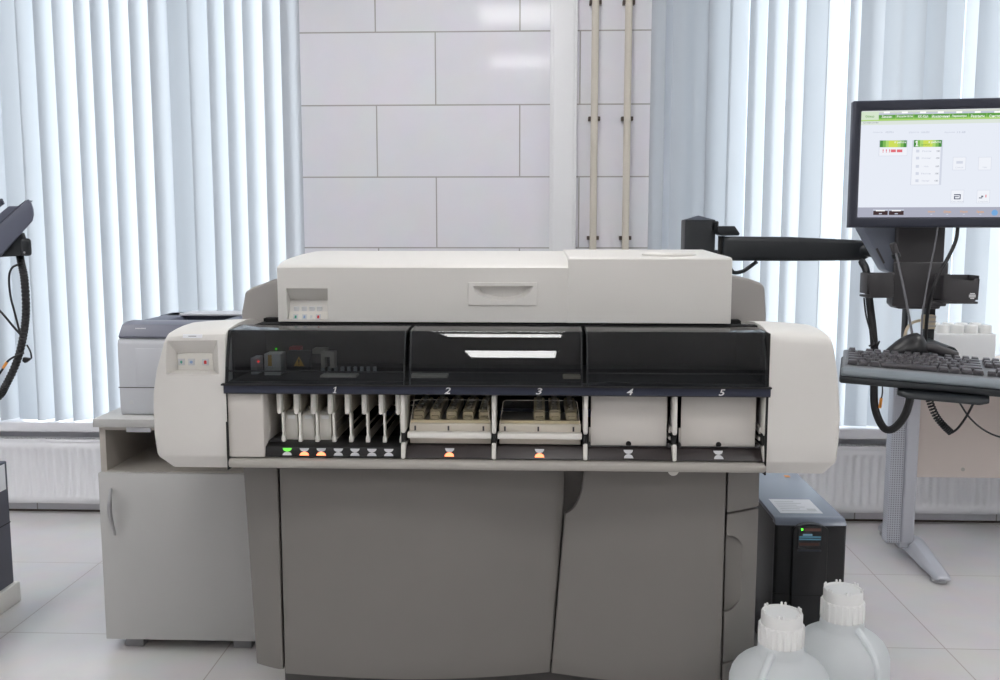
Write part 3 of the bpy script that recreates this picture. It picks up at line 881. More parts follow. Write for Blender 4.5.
# ---- hood
def hood_prof(zf, yf, dz):
    return [(2.84, .97), (2.84, 1.10), (2.83, 1.130 + dz * .3), (2.80, 1.148 + dz * .5), (2.72, 1.155 + dz * .7), (2.60, 1.156 + dz), (2.45, 1.152 + dz), (2.33, max(1.146 + dz, zf + .003)), (2.27, zf + (.010 if dz == 0 else .002)), (yf + .02, zf + (.004 if dz == 0 else .001)), (yf + .005, zf), (yf, zf - .004), (yf, 1.0), (yf + .004, .9985), (2.45, .9985), (2.45, .97)]
hx0, hx1, hx2 = -.617, .068, .446
def hood_side(prof, x0, x1, r0, r1):
    rings = []
    def shrink(d): return [(y + (2.5 - y) / abs(2.5 - y + 1e-9) * d * .6 if abs(y - 2.5) > .2 else y, z - (d if z > 1.05 else 0)) for y, z in prof]
    for x, d in ((x0, r0), (x0 + r0 * .35, r0 * .35), (x0 + r0, 0), (x1 - r1, 0), (x1 - r1 * .35, r1 * .35), (x1, r1)):
        rings.append([(x, y, z) for y, z in shrink(d)])
    return MB().loft(rings)
hood = hood_side(hood_prof(1.1315, 2.22, 0), hx0, hx1 + .004, .003, .0).build('hood', MT['shell'], A, ang=30)
hood2 = hood_side(hood_prof(1.152, 2.215, .006), hx1, hx2, .003, .003).build('hood_lid', MT['shell'], A, ang=30)
hood2['label'] = 'taller right section of the hood'
# low round cover on the right of the hood
cx_, cy_ = X(669, 254, 2.3), 2.305
m = MB().lathe([(.064, -.02), (.064, .003), (.060, .007), (.0001, .009)], cx_, cy_, 48, cz=1.1555)
m.build('round_cover', MT['shell'], hood2)
# hood pocket with buttons
a = at(287, 320, 2.22); b = at(327.5, 288.5, 2.22)
zs = Z(300, 300, 2.26)
cm = MB().prism([(2.20, a.z), (2.20, b.z + .0), (2.22, b.z), (2.255, zs), (2.245, a.z + .018), (2.236, a.z)], a.x, b.x, 'x')
cut(hood, cm)
hb = MB().prism([(2.2345, a.z + .0005), (2.2435, a.z + .018), (2.245, a.z + .018), (2.236, a.z + .0005)], a.x + .0005, b.x - .0005, 'x').build('button_plate', MT['whitep'], hood)
def tilt_btn(px, py, w, h, cols, sym=None):
    p = at(px, py, 2.238); t = (p.z - a.z) / .018; y0 = 2.2345 + .009 * t
    m = MB(); sl_ = .009 / .018
    def q(u0, u1, v0, v1, e, mi):
        m.add([(p.x + u0, y0 + v0 * sl_ - e, p.z + v0), (p.x + u1, y0 + v0 * sl_ - e, p.z + v0), (p.x + u1, y0 + v1 * sl_ - e, p.z + v1), (p.x + u0, y0 + v1 * sl_ - e, p.z + v1),
               (p.x + u0, y0 + v0 * sl_, p.z + v0), (p.x + u1, y0 + v0 * sl_, p.z + v0), (p.x + u1, y0 + v1 * sl_, p.z + v1), (p.x + u0, y0 + v1 * sl_, p.z + v1)],
              [(0, 1, 2, 3), (7, 6, 5, 4), (0, 4, 5, 1), (1, 5, 6, 2), (2, 6, 7, 3), (3, 7, 4, 0)], mi)
    q(-w, w, -h, h, .0012, 0)
    if sym: q(-w * .4, w * .4, -h * .55, h * .55, .0018, 1)
    m.build('button', cols, hb)
for px, c in ((295.8, 'grnp'), (304.6, 'blup'), (318.4, 'redp')):
    tilt_btn(px, 316.8, .006, .006, [MT['grp'], MT[c]], True)
tilt_btn(311.4, 316.8, .0025, .0035, [MT['grp'], MT['grp']])
pk = MB().box(a.x + .001, b.x - .001, 2.2465, 2.2505, a.z + .019, zs - .001)
for px in (296.5, 304.3, 312, 319.5):
    x = X(px, 309, 2.246); z = Z(px, 309, 2.246)
    MB().box(x - .0066, x + .0066, 2.2455, 2.251, z - .006, z + .006).build('button', MT['grp'], hb, bevel=.001, seg=1)
# pull handle plate
a = at(468, 305.5, 2.216); b = at(537, 282.5, 2.216)
hp = MB().box(a.x, b.x, 2.2165, 2.226, a.z, b.z).build('pull_plate', MT['shell'], hood, bevel=.0008, seg=1)
zc = Z(500, 286, 2.218); xc = X(503, 286, 2.218); rw = X(533, 286, 2.218) - xc; rh = zc - Z(500, 300.5, 2.218)
poly = [(xc + rw * math.cos(PI + PI * i / 24), zc + rh * math.sin(PI + PI * i / 24)) for i in range(25)]
def scoop():
    m = MB()
    big = [(x, z) for x, z in poly]
    sm = [(xc + (x - xc) * .82, zc + (z - zc) * .80) for x, z in poly]
    m.loft([[(x, 2.19, z) for x, z in big], [(x, 2.2165, z) for x, z in big], [(x, 2.2215 + .014, z) for x, z in sm]])
    return m
cut(hood, scoop()) if False else None
o = hood; 
m1 = scoop(); cut(hood, m1)
# plate is a part of the hood, so its world offset is the analyzer's
hp.parent = A; hp.matrix_parent_inverse = Matrix(); m2 = scoop(); cut(hp, m2); hp.parent = hood

# ------------------------------------------------------------------ cabinet, printer
K = thing('cabinet', 'grey laminate cabinet with an open shelf and one door beside the analyzer', 'cabinet', (-1.015, 2.85, 0))
kx0, kx1, ky0, ky1 = -1.251, -.792, 2.612, 3.10
m = MB()
m.box(kx0, kx0 + .018, ky0, ky1, .03, .661); m.box(kx1 - .018, kx1, ky0, ky1, .03, .661)
m.box(kx0 + .018, kx1 - .018, ky1 - .01, ky1, .03, .661)
m.box(kx0 + .018, kx1 - .018, ky0, ky1 - .01, .51, .530); m.box(kx0 + .018, kx1 - .018, ky0, ky1 - .01, .03, .048)
m.box(kx0 + .018, kx1 - .018, ky0, ky0 + .018, .648, .661)
m.build('carcass', MT['lamd'], K, bevel=.0008, seg=1)
MB().box(-1.257, -.785, 2.588, 3.11, .661, .6845).build('top_board', MT['lam'], K, bevel=.0015, seg=2)
d = MB().box(-1.251, -.788, 2.592, 2.610, .034, .5275).build('door', MT['lam'], K, bevel=.0015, seg=2)
hp_ = [at(110.5, 489, 2.59), at(109, 500, 2.56), at(108.8, 510, 2.557), at(110.5, 522, 2.56), at(114.5, 535, 2.59)]
hp_ = [Vector((p.x, y, p.z)) for p, y in zip(hp_, (2.593, 2.566, 2.562, 2.566, 2.593))]
MB().tube(hp_, lambda t: .0036 + .003 * math.sin(PI * t), 10).build('handle', MT['chrome'], d)
for x, y in ((-1.18, 2.64), (-.86, 2.64), (-1.18, 3.05), (-.86, 3.05)):
    MB().box(x - .027, x + .027, y - .02, y + .03, 0, .0305).build('foot', MT['foot'], K, bevel=.002)
m = MB(); a = at(126.5, 432, 2.609); b = at(150.5, 427.8, 2.609); m.box(a.x, b.x, 2.608, 2.612, a.z, b.z); m.build('paper_strip', MT['paper'], K)

Pn = thing('printer', 'white laser printer with a dark grey top on the cabinet behind the analyzer', 'printer', (-1.02, 2.85, .6845))
px0, px1, py0, py1 = -1.205, -.835, 2.65, 3.02
m = MB(); m.prism([(py0 + .004, .6845), (py0, .70), (py0, .893), (py0 + .008, .906), (py1, .906), (py1, .6845)], px0, px1, 'x')
body = m.build('body', MT['prn'], Pn, bevel=.006)
m = MB(); zz = Z(150, 387.5, py0)
m.box(px0 - .0006, px1 + .0006, py0 - .0007, py0 + .02, zz - .0014, zz + .0008); m.build('tray_gap', MT['prnd'], body)
# front tray pull panel
a = at(137, 386, py0); b = at(240, 349, py0)
m = MB(); m.box(a.x, b.x - .02, py0 - .003, py0 + .001, a.z + .002, b.z); m.build('front_flap', MT['prn'], Pn, bevel=.0012, seg=2)
a = at(131.5, 402, py0); MB().box(a.x - .005, a.x + .005, py0 - .001, py0 + .001, a.z - .006, a.z + .004).build('badge', MT['grp'], body)
# slanted dark fascia and top
m = MB(); m.prism([(py0 + .006, .906), (py0 + .001, .912), (py0 + .03, .944), (py0 + .06, .950), (py0 + .11, .950), (py0 + .115, .906)], px0 + .004, px1 - .004, 'x')
fa = m.build('control_fascia', MT['prng'], Pn, bevel=.003)
m = MB(); m.prism([(px0 + .004, .906), (px0 + .016, .940), (px0 + .03, .949), (px0 + .10, .949), (px0 + .12, .906)], py0 + .115, py1, 'y')
m.prism([(px1 - .12, .906), (px1 - .1, .949), (px1 - .02, .949), (px1 - .004, .906)], py0 + .115, py1, 'y')
m.box(px0 + .02, px1 - .02, py1 - .1, py1, .906, .949)
m.build('top_cover', MT['navy'], Pn, bevel=.003)
m = MB(); m.box(px0 + .11, px1 - .11, py0 + .115, py1 - .1, .906, .912); m.build('output_tray', MT['prnd'], Pn)
m = MB(); m.box(px0 + .09, px1 + .0, py1 - .125, py1 - .01, .949, .956); m.build('tray_lid', MT['prn'], Pn, bevel=.002)
c = at(140, 328.5, py0 + .016); m = MB()
put_text(m, '••••••••', lambda u, v: (c.x + u, py0 + .015 + (c.z + v - .929) * .9 - .0012 + .001, c.z + v), w=.03, h=.003); m.build('printed_name', MT['grp'], fa)

# ------------------------------------------------------------------ black power unit
U = thing('power_unit', 'black tower power backup unit with a small lit display beside the analyzer', 'power supply', (.757, 2.85, 0))
ux0, ux1, uy0, uy1, uz = .660, .856, 2.585, 3.14, .417
m = MB(); m.prism([(uy0 + .022, .0), (uy0 + .022, uz - .018), (uy0 + .034, uz - .013), (uy1, uz - .004), (uy1, 0)], ux0 + .002, ux1 - .002, 'x')
m.build('case', [MT['upsb']], U, bevel=.003)
MB().box(ux0 + .001, ux1 - .001, uy0 + .03, uy1, uz - .012, uz).build('top_lid', MT['upst'], U, bevel=.002)
m = MB(); um = (ux0 + ux1) / 2
m.prism([(ux0, uy0 + .022), (ux0, uy0 + .008), (ux0 + .006, uy0 + .002), (ux0 + .052, uy0 - .003), (ux1 - .052, uy0 - .003), (ux1 - .006, uy0 + .002), (ux1, uy0 + .008), (ux1, uy0 + .022)], .004, uz - .016, 'z')
fb = m.build('front_bezel', MT['upsb'], U, bevel=.002, seg=2)
m = MB(); m.prism([(uy0 - .0, uz - .016), (uy0 + .02, uz - .002), (uy0 + .036, uz + .001), (uy0 + .036, uz - .016)], ux0, ux1, 'x'); m.build('top_bevel', MT['upst'], U, bevel=.002)
# raised middle column with an arched head
cxl, cxr = X(791, 560, uy0), X(826, 560, uy0)
poly = [(cxl, .02), (cxr, .02), (cxr, uz - .026)] + [((cxl + cxr) / 2 + (cxr - cxl) / 2 * math.cos(PI * i / 12), uz - .026 + .018 * math.sin(PI * i / 12)) for i in range(1, 12)] + [(cxl, uz - .026)]
mc = MB().prism(poly, uy0 - .012, uy0 + .03, 'y').build('middle_column', MT['upsb'], U, bevel=.003)
a = at(797.5, 549, uy0 - .0125); b = at(822, 526, uy0 - .0125)
dp = MB().box(a.x, b.x, uy0 - .0140, uy0 - .011, a.z, b.z).build('display', plastic('display_glass', (18, 22, 28), .15), mc)
for k, (f0, f1, g0, g1, cc, st_) in enumerate(((.12, .20, .81, .89, 'ledg', 0), (.26, .95, .78, .90, None, (118, 90, 84)), (.05, .96, .50, .56, None, (110, 165, 190)), (.05, .96, .40, .46, None, (110, 165, 190)), (.2, .6, .58, .66, None, (150, 190, 215)), (.05, .9, .16, .28, None, (90, 70, 66)))):
    mt = MT[cc] if cc else emit('display_row', st_, .4)
    MB().box(a.x + (b.x - a.x) * f0, a.x + (b.x - a.x) * f1, uy0 - .0146, uy0 - .0139, a.z + (b.z - a.z) * g0, a.z + (b.z - a.z) * g1).build('display_row', mt, dp)
MB().box(a.x, b.x, uy0 - .0155, uy0 - .011, a.z - .006, a.z - .002).build('display_ledge', MT['bezel'], mc, bevel=.001, seg=1)
zz = Z(800, 593.5, uy0); MB().box(ux0 - .0005, ux1 + .0005, uy0 - .0035, uy0 + .01, zz - .001, zz + .001).build('bezel_gap', MT['seam'], U)
MB().box(cxl - .0005, cxr + .0005, uy0 - .0127, uy0, zz - .001, zz + .001).build('bezel_gap', MT['seam'], U)
a, b, c, d_ = atz(768.5, 499, uz + .0004), atz(807, 499.5, uz + .0004), atz(825, 513, uz + .0004), atz(781, 513.5, uz + .0004)
m = MB(); x0, x1, y0, y1 = (a.x + d_.x) / 2, (b.x + c.x) / 2, (c.y + d_.y) / 2, (a.y + b.y) / 2
x0 = max(x0, ux0 + .012)
m.box(x0, x1, y0, y1, uz, uz + .0006, 0)
for i in range(6): m.box(x0 + .01, x0 + (x1 - x0) * (.55 if i % 2 else .7), y0 + (y1 - y0) * (.15 + i * .13), y0 + (y1 - y0) * (.19 + i * .13), uz + .0006, uz + .0008, 1)
m.box(x1 - .035, x1 - .01, y0 + .02, y0 + .045, uz + .0006, uz + .0008, 1)
m.build('sticker', [MT['paper'], MT['grp']], U)
p = atz(787, 476, uz + .001); MB().box(p.x - .008, p.x + .008, p.y - .012, p.y + .012, uz, uz + .0006).build('orange_tag', MT['orange'], U)

# ------------------------------------------------------------------ jugs
def jug(cx, cy, label, rot, handle_a):
    j = thing('plastic_jug', label, 'jug', (cx, cy, 0), 'white plastic jugs on the floor')
    R, n = .112, 48
    H0 = .318      # neck top
    prof = [(.095, 0), (.106, .004), (R, .014), (R, .188), (.1115, .203), (.107, .219), (.099, .233), (.088, .244), (.076, .252), (.064, .258), (.055, .2625), (.052, .268), (.050, .287), (.0485, .292), (.0485, .30)]
    MB().lathe(prof, cx, cy, n).build('bottle', MT['milk'], j, ang=60)
    # moulded shoulder handle
    ca, sa = math.cos(handle_a), math.sin(handle_a)
    pts = [(.047, .279), (.064, .268), (.086, .250), (.104, .229), (.112, .205), (.1125, .17)]
    MB().tube([(cx + r * ca, cy + r * sa, z) for r, z in pts], lambda t: .0085, 10).build('handle', MT['milk'], j)
    c = MB(); zc0 = .290
    rings = []; N = 40 * 4
    for z, r, rib in ((zc0, .0475, 0), (zc0 + .001, .050, 1), (zc0 + .043, .0497, 1), (zc0 + .046, .0475, 0)):
        ring = []
        for k in range(N):
            an = 2 * PI * k / N + rot; rr = r + (.0012 if (k // 4) % 2 == 0 else -.0012) * rib
            ring.append((cx + rr * math.cos(an), cy + rr * math.sin(an), z))
        rings.append(ring)
    c.loft(rings); co = c.build('ribbed_collar', MT['cap'], j, ang=40)
    c = MB().lathe([(.0455, zc0 + .045), (.0455, zc0 + .070), (.044, zc0 + .073), (.0405, zc0 + .0735), (.0385, zc0 + .071), (.012, zc0 + .072), (.0001, zc0 + .0725)], cx, cy, 48)
    lid = c.build('lid', MT['cap'], j, ang=40)
    for k in range(6):
        for dd in (-.10, .10):
            an = rot + 2 * PI * k / 6 + dd
            x, y = cx + .0425 * math.cos(an), cy + .0425 * math.sin(an)
            MB().lathe([(.0027, zc0 + .072), (.0027, zc0 + .078), (.0018, zc0 + .0795)], x, y, 8).build('peg', MT['cap'], lid)
jx, jy = X(781, 640, 2.075), 2.075
jug(jx, jy, 'milky plastic jug with a white ribbed cap, nearer the front beside the analyzer', .2, R_(-128))
jx2, jy2 = X(842, 620, 2.22), 2.22
jug(jx2, jy2, 'milky plastic jug with a white ribbed cap, farther right in front of the power unit', .5, R_(-62))

# ------------------------------------------------------------------ desk
D = thing('desk', 'desk with a grey steel leg and a beige modesty panel at the right', 'desk', (1.9, 3.45, 0))
MB().box(1.27, 2.75, 3.12, 3.76, .700, .725).build('desk_top', MT['deskb'], D, bevel=.002)
cxa, cxm, cxb = X(890, 500, 3.42), X(904.5, 500, 3.42), X(917.5, 500, 3.42)
lg = MB(); lg.box(cxm, cxb, 3.43, 3.49, .07, .70); leg = lg.build('leg', MT['deskm'], D, bevel=.008)
# perforated face of the leg
def perf():
    m, nt, out = new_mat('perforated_steel')
    b = nt.nodes.new('ShaderNodeBsdfPrincipled'); nt.links.new(b.outputs[0], out.inputs[0]); b.inputs['Roughness'].default_value = .4
    g = nt.nodes.new('ShaderNodeNewGeometry'); v = nt.nodes.new('ShaderNodeTexVoronoi'); v.inputs['Scale'].default_value = 120; v.inputs['Randomness'].default_value = 0
    nt.links.new(g.outputs['Position'], v.inputs['Vector'])
    r = nt.nodes.new('ShaderNodeValToRGB'); r.color_ramp.elements[0].position = .25; r.color_ramp.elements[1].position = .4
    r.color_ramp.elements[0].color = lin((120, 122, 130)); r.color_ramp.elements[1].color = lin((190, 193, 202))
    nt.links.new(v.outputs['Distance'], r.inputs[0]); nt.links.new(r.outputs[0], b.inputs['Base Color'])
    return m
MB().box(cxa, cxm - .001, 3.435, 3.485, .07, .70).build('cable_cover', perf(), leg, bevel=.004)
fc = (cxa + cxb) / 2
fx = 1.395
m = MB()
ring = lambda y, w, z0, z1: [(fx - w, y, z0), (fx + w, y, z0), (fx + w, y, z0 + (z1 - z0) * .5), (fx + w * .6, y, z1), (fx - w * .6, y, z1), (fx - w, y, z0 + (z1 - z0) * .5)]
m.loft([ring(3.20, .022, .018, .028), ring(3.215, .028, .015, .034), ring(3.34, .031, .02, .062), ring(3.45, .034, .03, .085), ring(3.56, .032, .03, .07), ring(3.76, .028, .016, .045), ring(3.775, .02, .018, .04)])
ft = m.build('foot', MT['deskm'], D, bevel=.002, seg=1)
for y in (3.245, 3.74): MB().lathe([(.026, 0), (.028, .004), (.024, .012), (.012, .02)], fx, y, 20).build('leveling_pad', MT['chrome'], ft)
MB().box(cxb - .05, fx + .02, 3.44, 3.48, .05, .078).build('foot_joint', MT['deskm'], D, bevel=.004)
zb = Z(950, 477.5, 3.46)
pn = MB(); pn.box(cxb - .002, 2.7, 3.46, 3.478, zb, .66); pno = pn.build('modesty_panel', MT['deskb'], D, bevel=.001, seg=1)
p = at(963, 469.5, 3.459); MB().disc((p.x, 3.460, p.z), .007, 'y', 16, .001).build('screw_cap', MT['fascia'], pno)
MB().box(cxb, 2.7, 3.44, 3.5, .66, .70).build('cross_beam', MT['deskm'], D)
MB().box(2.62, 2.7, 3.41, 3.50, .0, .70).build('leg', MT['deskm'], D, bevel=.006)
# white container with capped wells standing on the desk
a = at(938, 365, 3.3); b = at(997, 335, 3.3)
Bx = thing('bottle_crate', 'frosted white box of capped bottles standing on the desk under the monitor', 'box', ((a.x + b.x) / 2, 3.36, .725))
ztop = Z(960, 334, 3.3)
MB().box(a.x, b.x, 3.3, 3.46, .725, ztop).build('crate', MT['tub'], Bx, bevel=.006)
for r in range(2):
    for k in range(4):
        x = a.x + .025 + k * (b.x - a.x - .05) / 3
        MB().lathe([(.021, 0), (.021, .022), (.018, .028), (.0001, .029)], x, 3.335 + r * .075, 20, cz=ztop).build('bottle_cap', MT['cap'], Bx)

# ------------------------------------------------------------------ monitor stand
S = thing('monitor_stand', 'black monitor stand with post, swing arm, scanner holders and keyboard shelf', 'stand', (.49, 2.92, 0))
pa, pb = X(685, 230, 2.885), X(715.5, 230, 2.885)
zt = Z(700, 220, 2.885)
m = MB(); m.box(pa, pb, 2.885, 2.965, 0, zt); po = m.build('post', MT['armb'], S, bevel=.003)
m = MB(); m.add([(pa, 2.885, zt), (pb, 2.885, zt), (pb, 2.965, zt), (pa, 2.965, zt), ((pa + pb) / 2, 2.925, zt + .014)], [(3, 2, 1, 0), (0, 1, 4), (1, 2, 4), (2, 3, 4), (3, 0, 4)])
m.build('post_cap', MT['bezel'], po)
def pb2(px0, px1, py0, py1, Y, d): return pbox(px0, px1, py0, py1, Y, d)
pb2(711, 719, 221, 231, 2.885, .05).build('pivot_lug', MT['armb'], S, bevel=.004)
pb2(711, 719, 250, 258, 2.885, .05).build('pivot_lug', MT['armb'], S, bevel=.004)
m = MB(); p = at(721, 235, 2.87); q = at(738, 226, 2.87)
m.prism([(p.x - .012, p.z + .004), (p.x - .012, q.z), (q.x - .012, q.z), (q.x + .004, p.z + .004), (q.x, p.z - .002), (p.x, p.z - .002)], 2.855, 2.93, 'y'); m.build('hinge_cap', MT['armb'], S, bevel=.003)
a = at(720, 236, 2.87); b = at(724, 268, 2.87); m = MB(); m.lathe([(.010, b.z), (.010, a.z)], (a.x + b.x) / 2, 2.885, 16); m.build('hinge_pin', MT['seam'], S)
# swing arm
rings = []
for px, py0, py1, y, hy in ((722.5, 238, 259, 2.88, .018), (724, 236.5, 260.3, 2.88, .024), (735, 236.3, 260.8, 2.87, .026), (790, 236.8, 261, 2.84, .026), (850, 239.6, 260.6, 2.80, .024), (863, 240.4, 260.2, 2.79, .022), (868, 242.5, 257.5, 2.79, .016)):
    a = at(px, py0, y); b = at(px, py1, y); zc = (a.z + b.z) / 2; hz_ = (a.z - b.z) / 2; ring = []
    for k in range(20):
        an = 2 * PI * k / 20; c_, s_ = math.cos(an), math.sin(an)
        sg = lambda v: math.copysign(abs(v) ** .45, v)
        ring.append((a.x, y + hy * sg(c_), zc + hz_ * sg(s_)))
    rings.append(ring)
MB().loft(rings).build('swing_arm', MT['armb'], S, ang=50)
pts = [at(733, 272, 2.85), at(742, 271.5, 2.85), at(748, 268, 2.85), at(757, 261.5, 2.85)]
cl = MB().tube([at(728, 262, 2.86)] + pts, .006, 8).build('cable_clamp', MT['armb'], S)
# column behind the monitor
Yc = 2.58
m = MB(); a = at(894.5, 309, Yc); b = at(946, 226, Yc)
m.prism([(a.x - .002, a.z + .012), (a.x + .01, a.z), (b.x - .004, a.z), (b.x, a.z + .012), (b.x, b.z + .09), (a.x, b.z + .09)], Yc, Yc + .06, 'y')
m.build('column', MT['dgrey'], S, bevel=.004)
a = at(889, 262, Yc - .004); b = at(950, 304, Yc - .004)
MB().box(a.x + .012, b.x - .012, Yc - .012, Yc, at(900, 306, Yc).z, at(900, 262, Yc).z).build('column_cover', MT['dgrey'], S, bevel=.004)
for p0, p1 in ((902.5, 909), (924, 936)):
    a = at(p0, 384, Yc + .02); b = at(p1, 305, Yc + .02); MB().box(a.x, b.x, Yc + .02, Yc + .05, a.z, b.z).build('column_rail', MT['armb'], S, bevel=.002)
# slanting bracket
pp = [at(*p, Yc + .05) for p in ((856, 222), (894, 222), (894, 266), (889, 273), (883, 270))]
m = MB().prism([(p.x, p.z) for p in pp], Yc + .02, Yc + .09, 'y'); m.build('slanting_bracket', MT['bracket'], S, bevel=.003)
pp = [at(*p, Yc) for p in ((878, 249), (880, 248), (887.5, 263), (886, 264))]
MB().prism([(p.x, p.z) for p in pp], Yc + .018, Yc + .021, 'y').build('bracket_slot', MT['dgrey'], S)
# arm joint to the column
a = at(862, 250, 2.78); b = at(915, 250, 2.70)
MB().tube([(a.x, 2.79, a.z), (b.x, 2.65, a.z)], .02, 12, smooth=0).build('arm_joint', MT['armb'], S)
# scanner holders
def holder(poly, Y, d, name, mt):
    pp = [at(px, py, Y) for px, py in poly]
    m = MB(); xz = [(p.x, p.z) for p in pp]
    cx = sum(x for x, z in xz) / len(xz); cz = sum(z for x, z in xz) / len(xz)
    m.prism(xz, Y, Y + .003, 'y')
    zt = max(z for x, z in xz); zb = min(z for x, z in xz); xa = min(x for x, z in xz); xb = max(x for x, z in xz)
    m.box(xa, xa + .003, Y + .003, Y + d, zb + .01, zt - .004); m.box(xb - .003, xb, Y + .003, Y + d, zb + .01, zt - .004)
    m.box(xa, xb, Y + d - .003, Y + d, zb + .01, zt - .004); m.box(xa, xb, Y + .002, Y + d, zb, zb + .006)
    return m.build(name, mt, S, bevel=.002, seg=2)
hL = holder([(868, 274.5), (893, 272), (894, 296), (890, 298), (870, 298)], 2.50, .06, 'scanner_holder', MT['dgrey'])
hR = holder([(944, 274), (950, 274), (952, 279), (973, 280.5), (975, 279), (980, 279), (978.5, 297), (974, 302.5), (965, 304), (944, 300)], 2.50, .06, 'scanner_holder', MT['dgrey'])
c = at(972.5, 296, 2.4985); m = MB()
for k, (dz, w) in enumerate(((.006, .006), (.002, .0085), (-.002, .0085), (-.006, .005))): m.box(c.x - w, c.x + w, 2.4990, 2.5005, c.z + dz - .0015, c.z + dz + .0013)
m.build('round_mark', MT['num'], hR)

# keyboard shelf
KA = R_(-18); KO = Vector((.737, 2.31, .930)); roll = R_(2.2); pit = R_(8.5)
ku = Vector((math.cos(KA), math.sin(KA), -math.sin(roll))).normalized()
kv0 = Vector((math.sin(KA), -math.cos(KA), 0)); kv = (kv0 * math.cos(pit) + Vector((0, 0, -math.sin(pit))))
kv = (kv - ku * kv.dot(ku)).normalized(); kw = kv.cross(ku) * -1
if kw.z < 0: kw = -kw
def KP(u, v, w): return KO + ku * u + kv * v + kw * w
def kbox(m, u0, u1, v0, v1, w0, w1, mi=0, ins=0):
    c = [(u0, v0, w0), (u1, v0, w0), (u1, v1, w0), (u0, v1, w0), (u0 + ins, v0 + ins, w1), (u1 - ins, v0 + ins, w1), (u1 - ins, v1 - ins, w1), (u0 + ins, v1 - ins, w1)]
    m.add([KP(*p) for p in c], [(0, 3, 2, 1), (4, 5, 6, 7), (0, 1, 5, 4), (1, 2, 6, 5), (2, 3, 7, 6), (3, 0, 4, 7)], mi); return m
m = kbox(MB(), -.004, .50, -.012, .165, -.037, -.0205); kbox(m, .10, .31, -.15, -.012, -.052, -.040)
shf = m.build('keyboard_shelf', MT['armb'], S, bevel=.008)
m = MB(); u0, u1 = .120, .305
pr = [(.150, -.036), (.178, -.041), (.186, -.046), (.186, -.052), (.150, -.051)]
rings = []
for u, s_ in ((u0, .5), (u0 + .02, 1), (u1 - .02, 1), (u1, .5)): rings.append([tuple(KP(u, .150 + (v - .150) * s_, w)) for v, w in pr])
m.loft(rings); m.build('shelf_grip', MT['armb'], shf, bevel=.002, seg=2)
p = KP(.25, -.17, -.04); q = at(915, 350, Yc + .04)
MB().tube([p, (q.x + .02, Yc + .03, p.z)], .02, 12, smooth=0).build('shelf_arm', MT['armb'], S)

# keyboard
KB = thing('keyboard', 'grey computer keyboard lying on the black shelf below the monitor', 'keyboard', tuple(KP(.225, .07, -.026)))
m = MB()
secs = [(-.005, -.026, -.004), (.0, -.026, .0), (.140, -.026, -.001)]
rings = []
for u in (.0, .003, .447, .45):
    i = 0.003 if u in (0.0, .45) else 0
    rings.append([tuple(KP(u, v, w)) for v, w in ((-.006 + i, -.020), (-.006 + i, -.006), (.0, -.001 - i), (.142, -.004 - i), (.142, -.020))])
m.loft(rings); m.build('keyboard_body', MT['kbody'], KB, bevel=.0015, seg=2)
m = MB(); rings = []
for u in (-.001, .005, .445, .451):
    i = .003 if u in (-.001, .451) else 0
    rings.append([tuple(KP(u, v, w)) for v, w in ((.1405, -.0195), (.1405, -.003 - i), (.146, -.003 - i), (.158 - i, -.008), (.163 - i, -.014), (.160 - i, -.0200))])
m.loft(rings); m.build('palm_edge', MT['klip'], KB, bevel=.001, seg=1)
mesh_cache = {}
def key(u, v, wu, wv=1.0):
    cu = .019
    k = (round(wu, 2), wv)
    if k not in mesh_cache:
        m = MB(); hw, hv = wu * cu / 2 - .0011, wv * cu / 2 - .0012; h = .0085
        R0 = [(-hw, -hv), (hw, -hv), (hw, hv), (-hw, hv)]; R1 = [(-hw + .002, -hv + .001), (hw - .002, -hv + .001), (hw - .002, hv - .003), (-hw + .002, hv - .003)]
        # v axis points to the user
        m.add([ku * a + kv * b for a, b in R0] + [ku * a + kv * b + kw * h for a, b in R1], [(3, 2, 1, 0), (4, 5, 6, 7), (0, 1, 5, 4), (1, 2, 6, 5), (2, 3, 7, 6), (3, 0, 4, 7)])
        o = m.build('key', MT['key'], KB, bevel=.0009, seg=2, local=True); mesh_cache[k] = o
    else:
        o = mesh_cache[k].copy(); C.objects.link(o); o.parent = KB
    o.location = KP(u, v, -.0015) - KB.location
U0 = .010
rows = [
    (.012, [(0, 1), (2, 1), (3, 1), (4, 1), (5, 1), (6.5, 1), (7.5, 1), (8.5, 1), (9.5, 1), (11, 1), (12, 1), (13, 1), (14, 1), (15.25, 1), (16.25, 1), (17.25, 1)]),
    (.034, [(i, 1) for i in range(13)] + [(13, 2)] + [(15.25, 1), (16.25, 1), (17.25, 1)] + [(18.5, 1), (19.5, 1), (20.5, 1), (21.5, 1)]),
    (.0535, [(0, 1.5)] + [(1.5 + i, 1) for i in range(12)] + [(13.5, 1.5)] + [(15.25, 1), (16.25, 1), (17.25, 1)] + [(18.5, 1), (19.5, 1), (20.5, 1)]),
    (.073, [(0, 1.75)] + [(1.75 + i, 1) for i in range(11)] + [(12.75, 2.25)] + [(18.5, 1), (19.5, 1), (20.5, 1)]),
    (.0925, [(0, 2.25)] + [(2.25 + i, 1) for i in range(10)] + [(12.25, 2.75)] + [(16.25, 1)] + [(18.5, 1), (19.5, 1), (20.5, 1)]),
    (.112 + .004, [(0, 1.25), (1.25, 1.25), (2.5, 1.25), (3.75, 6.25), (10, 1.25), (11.25, 1.25), (12.5, 1.25), (13.75, 1.25)] + [(15.25, 1), (16.25, 1), (17.25, 1)] + [(18.5, 2), (20.5, 1)]),
]
for v, ks in rows:
    for u, w in ks: key(U0 + (u + w / 2) * .019, v, w)
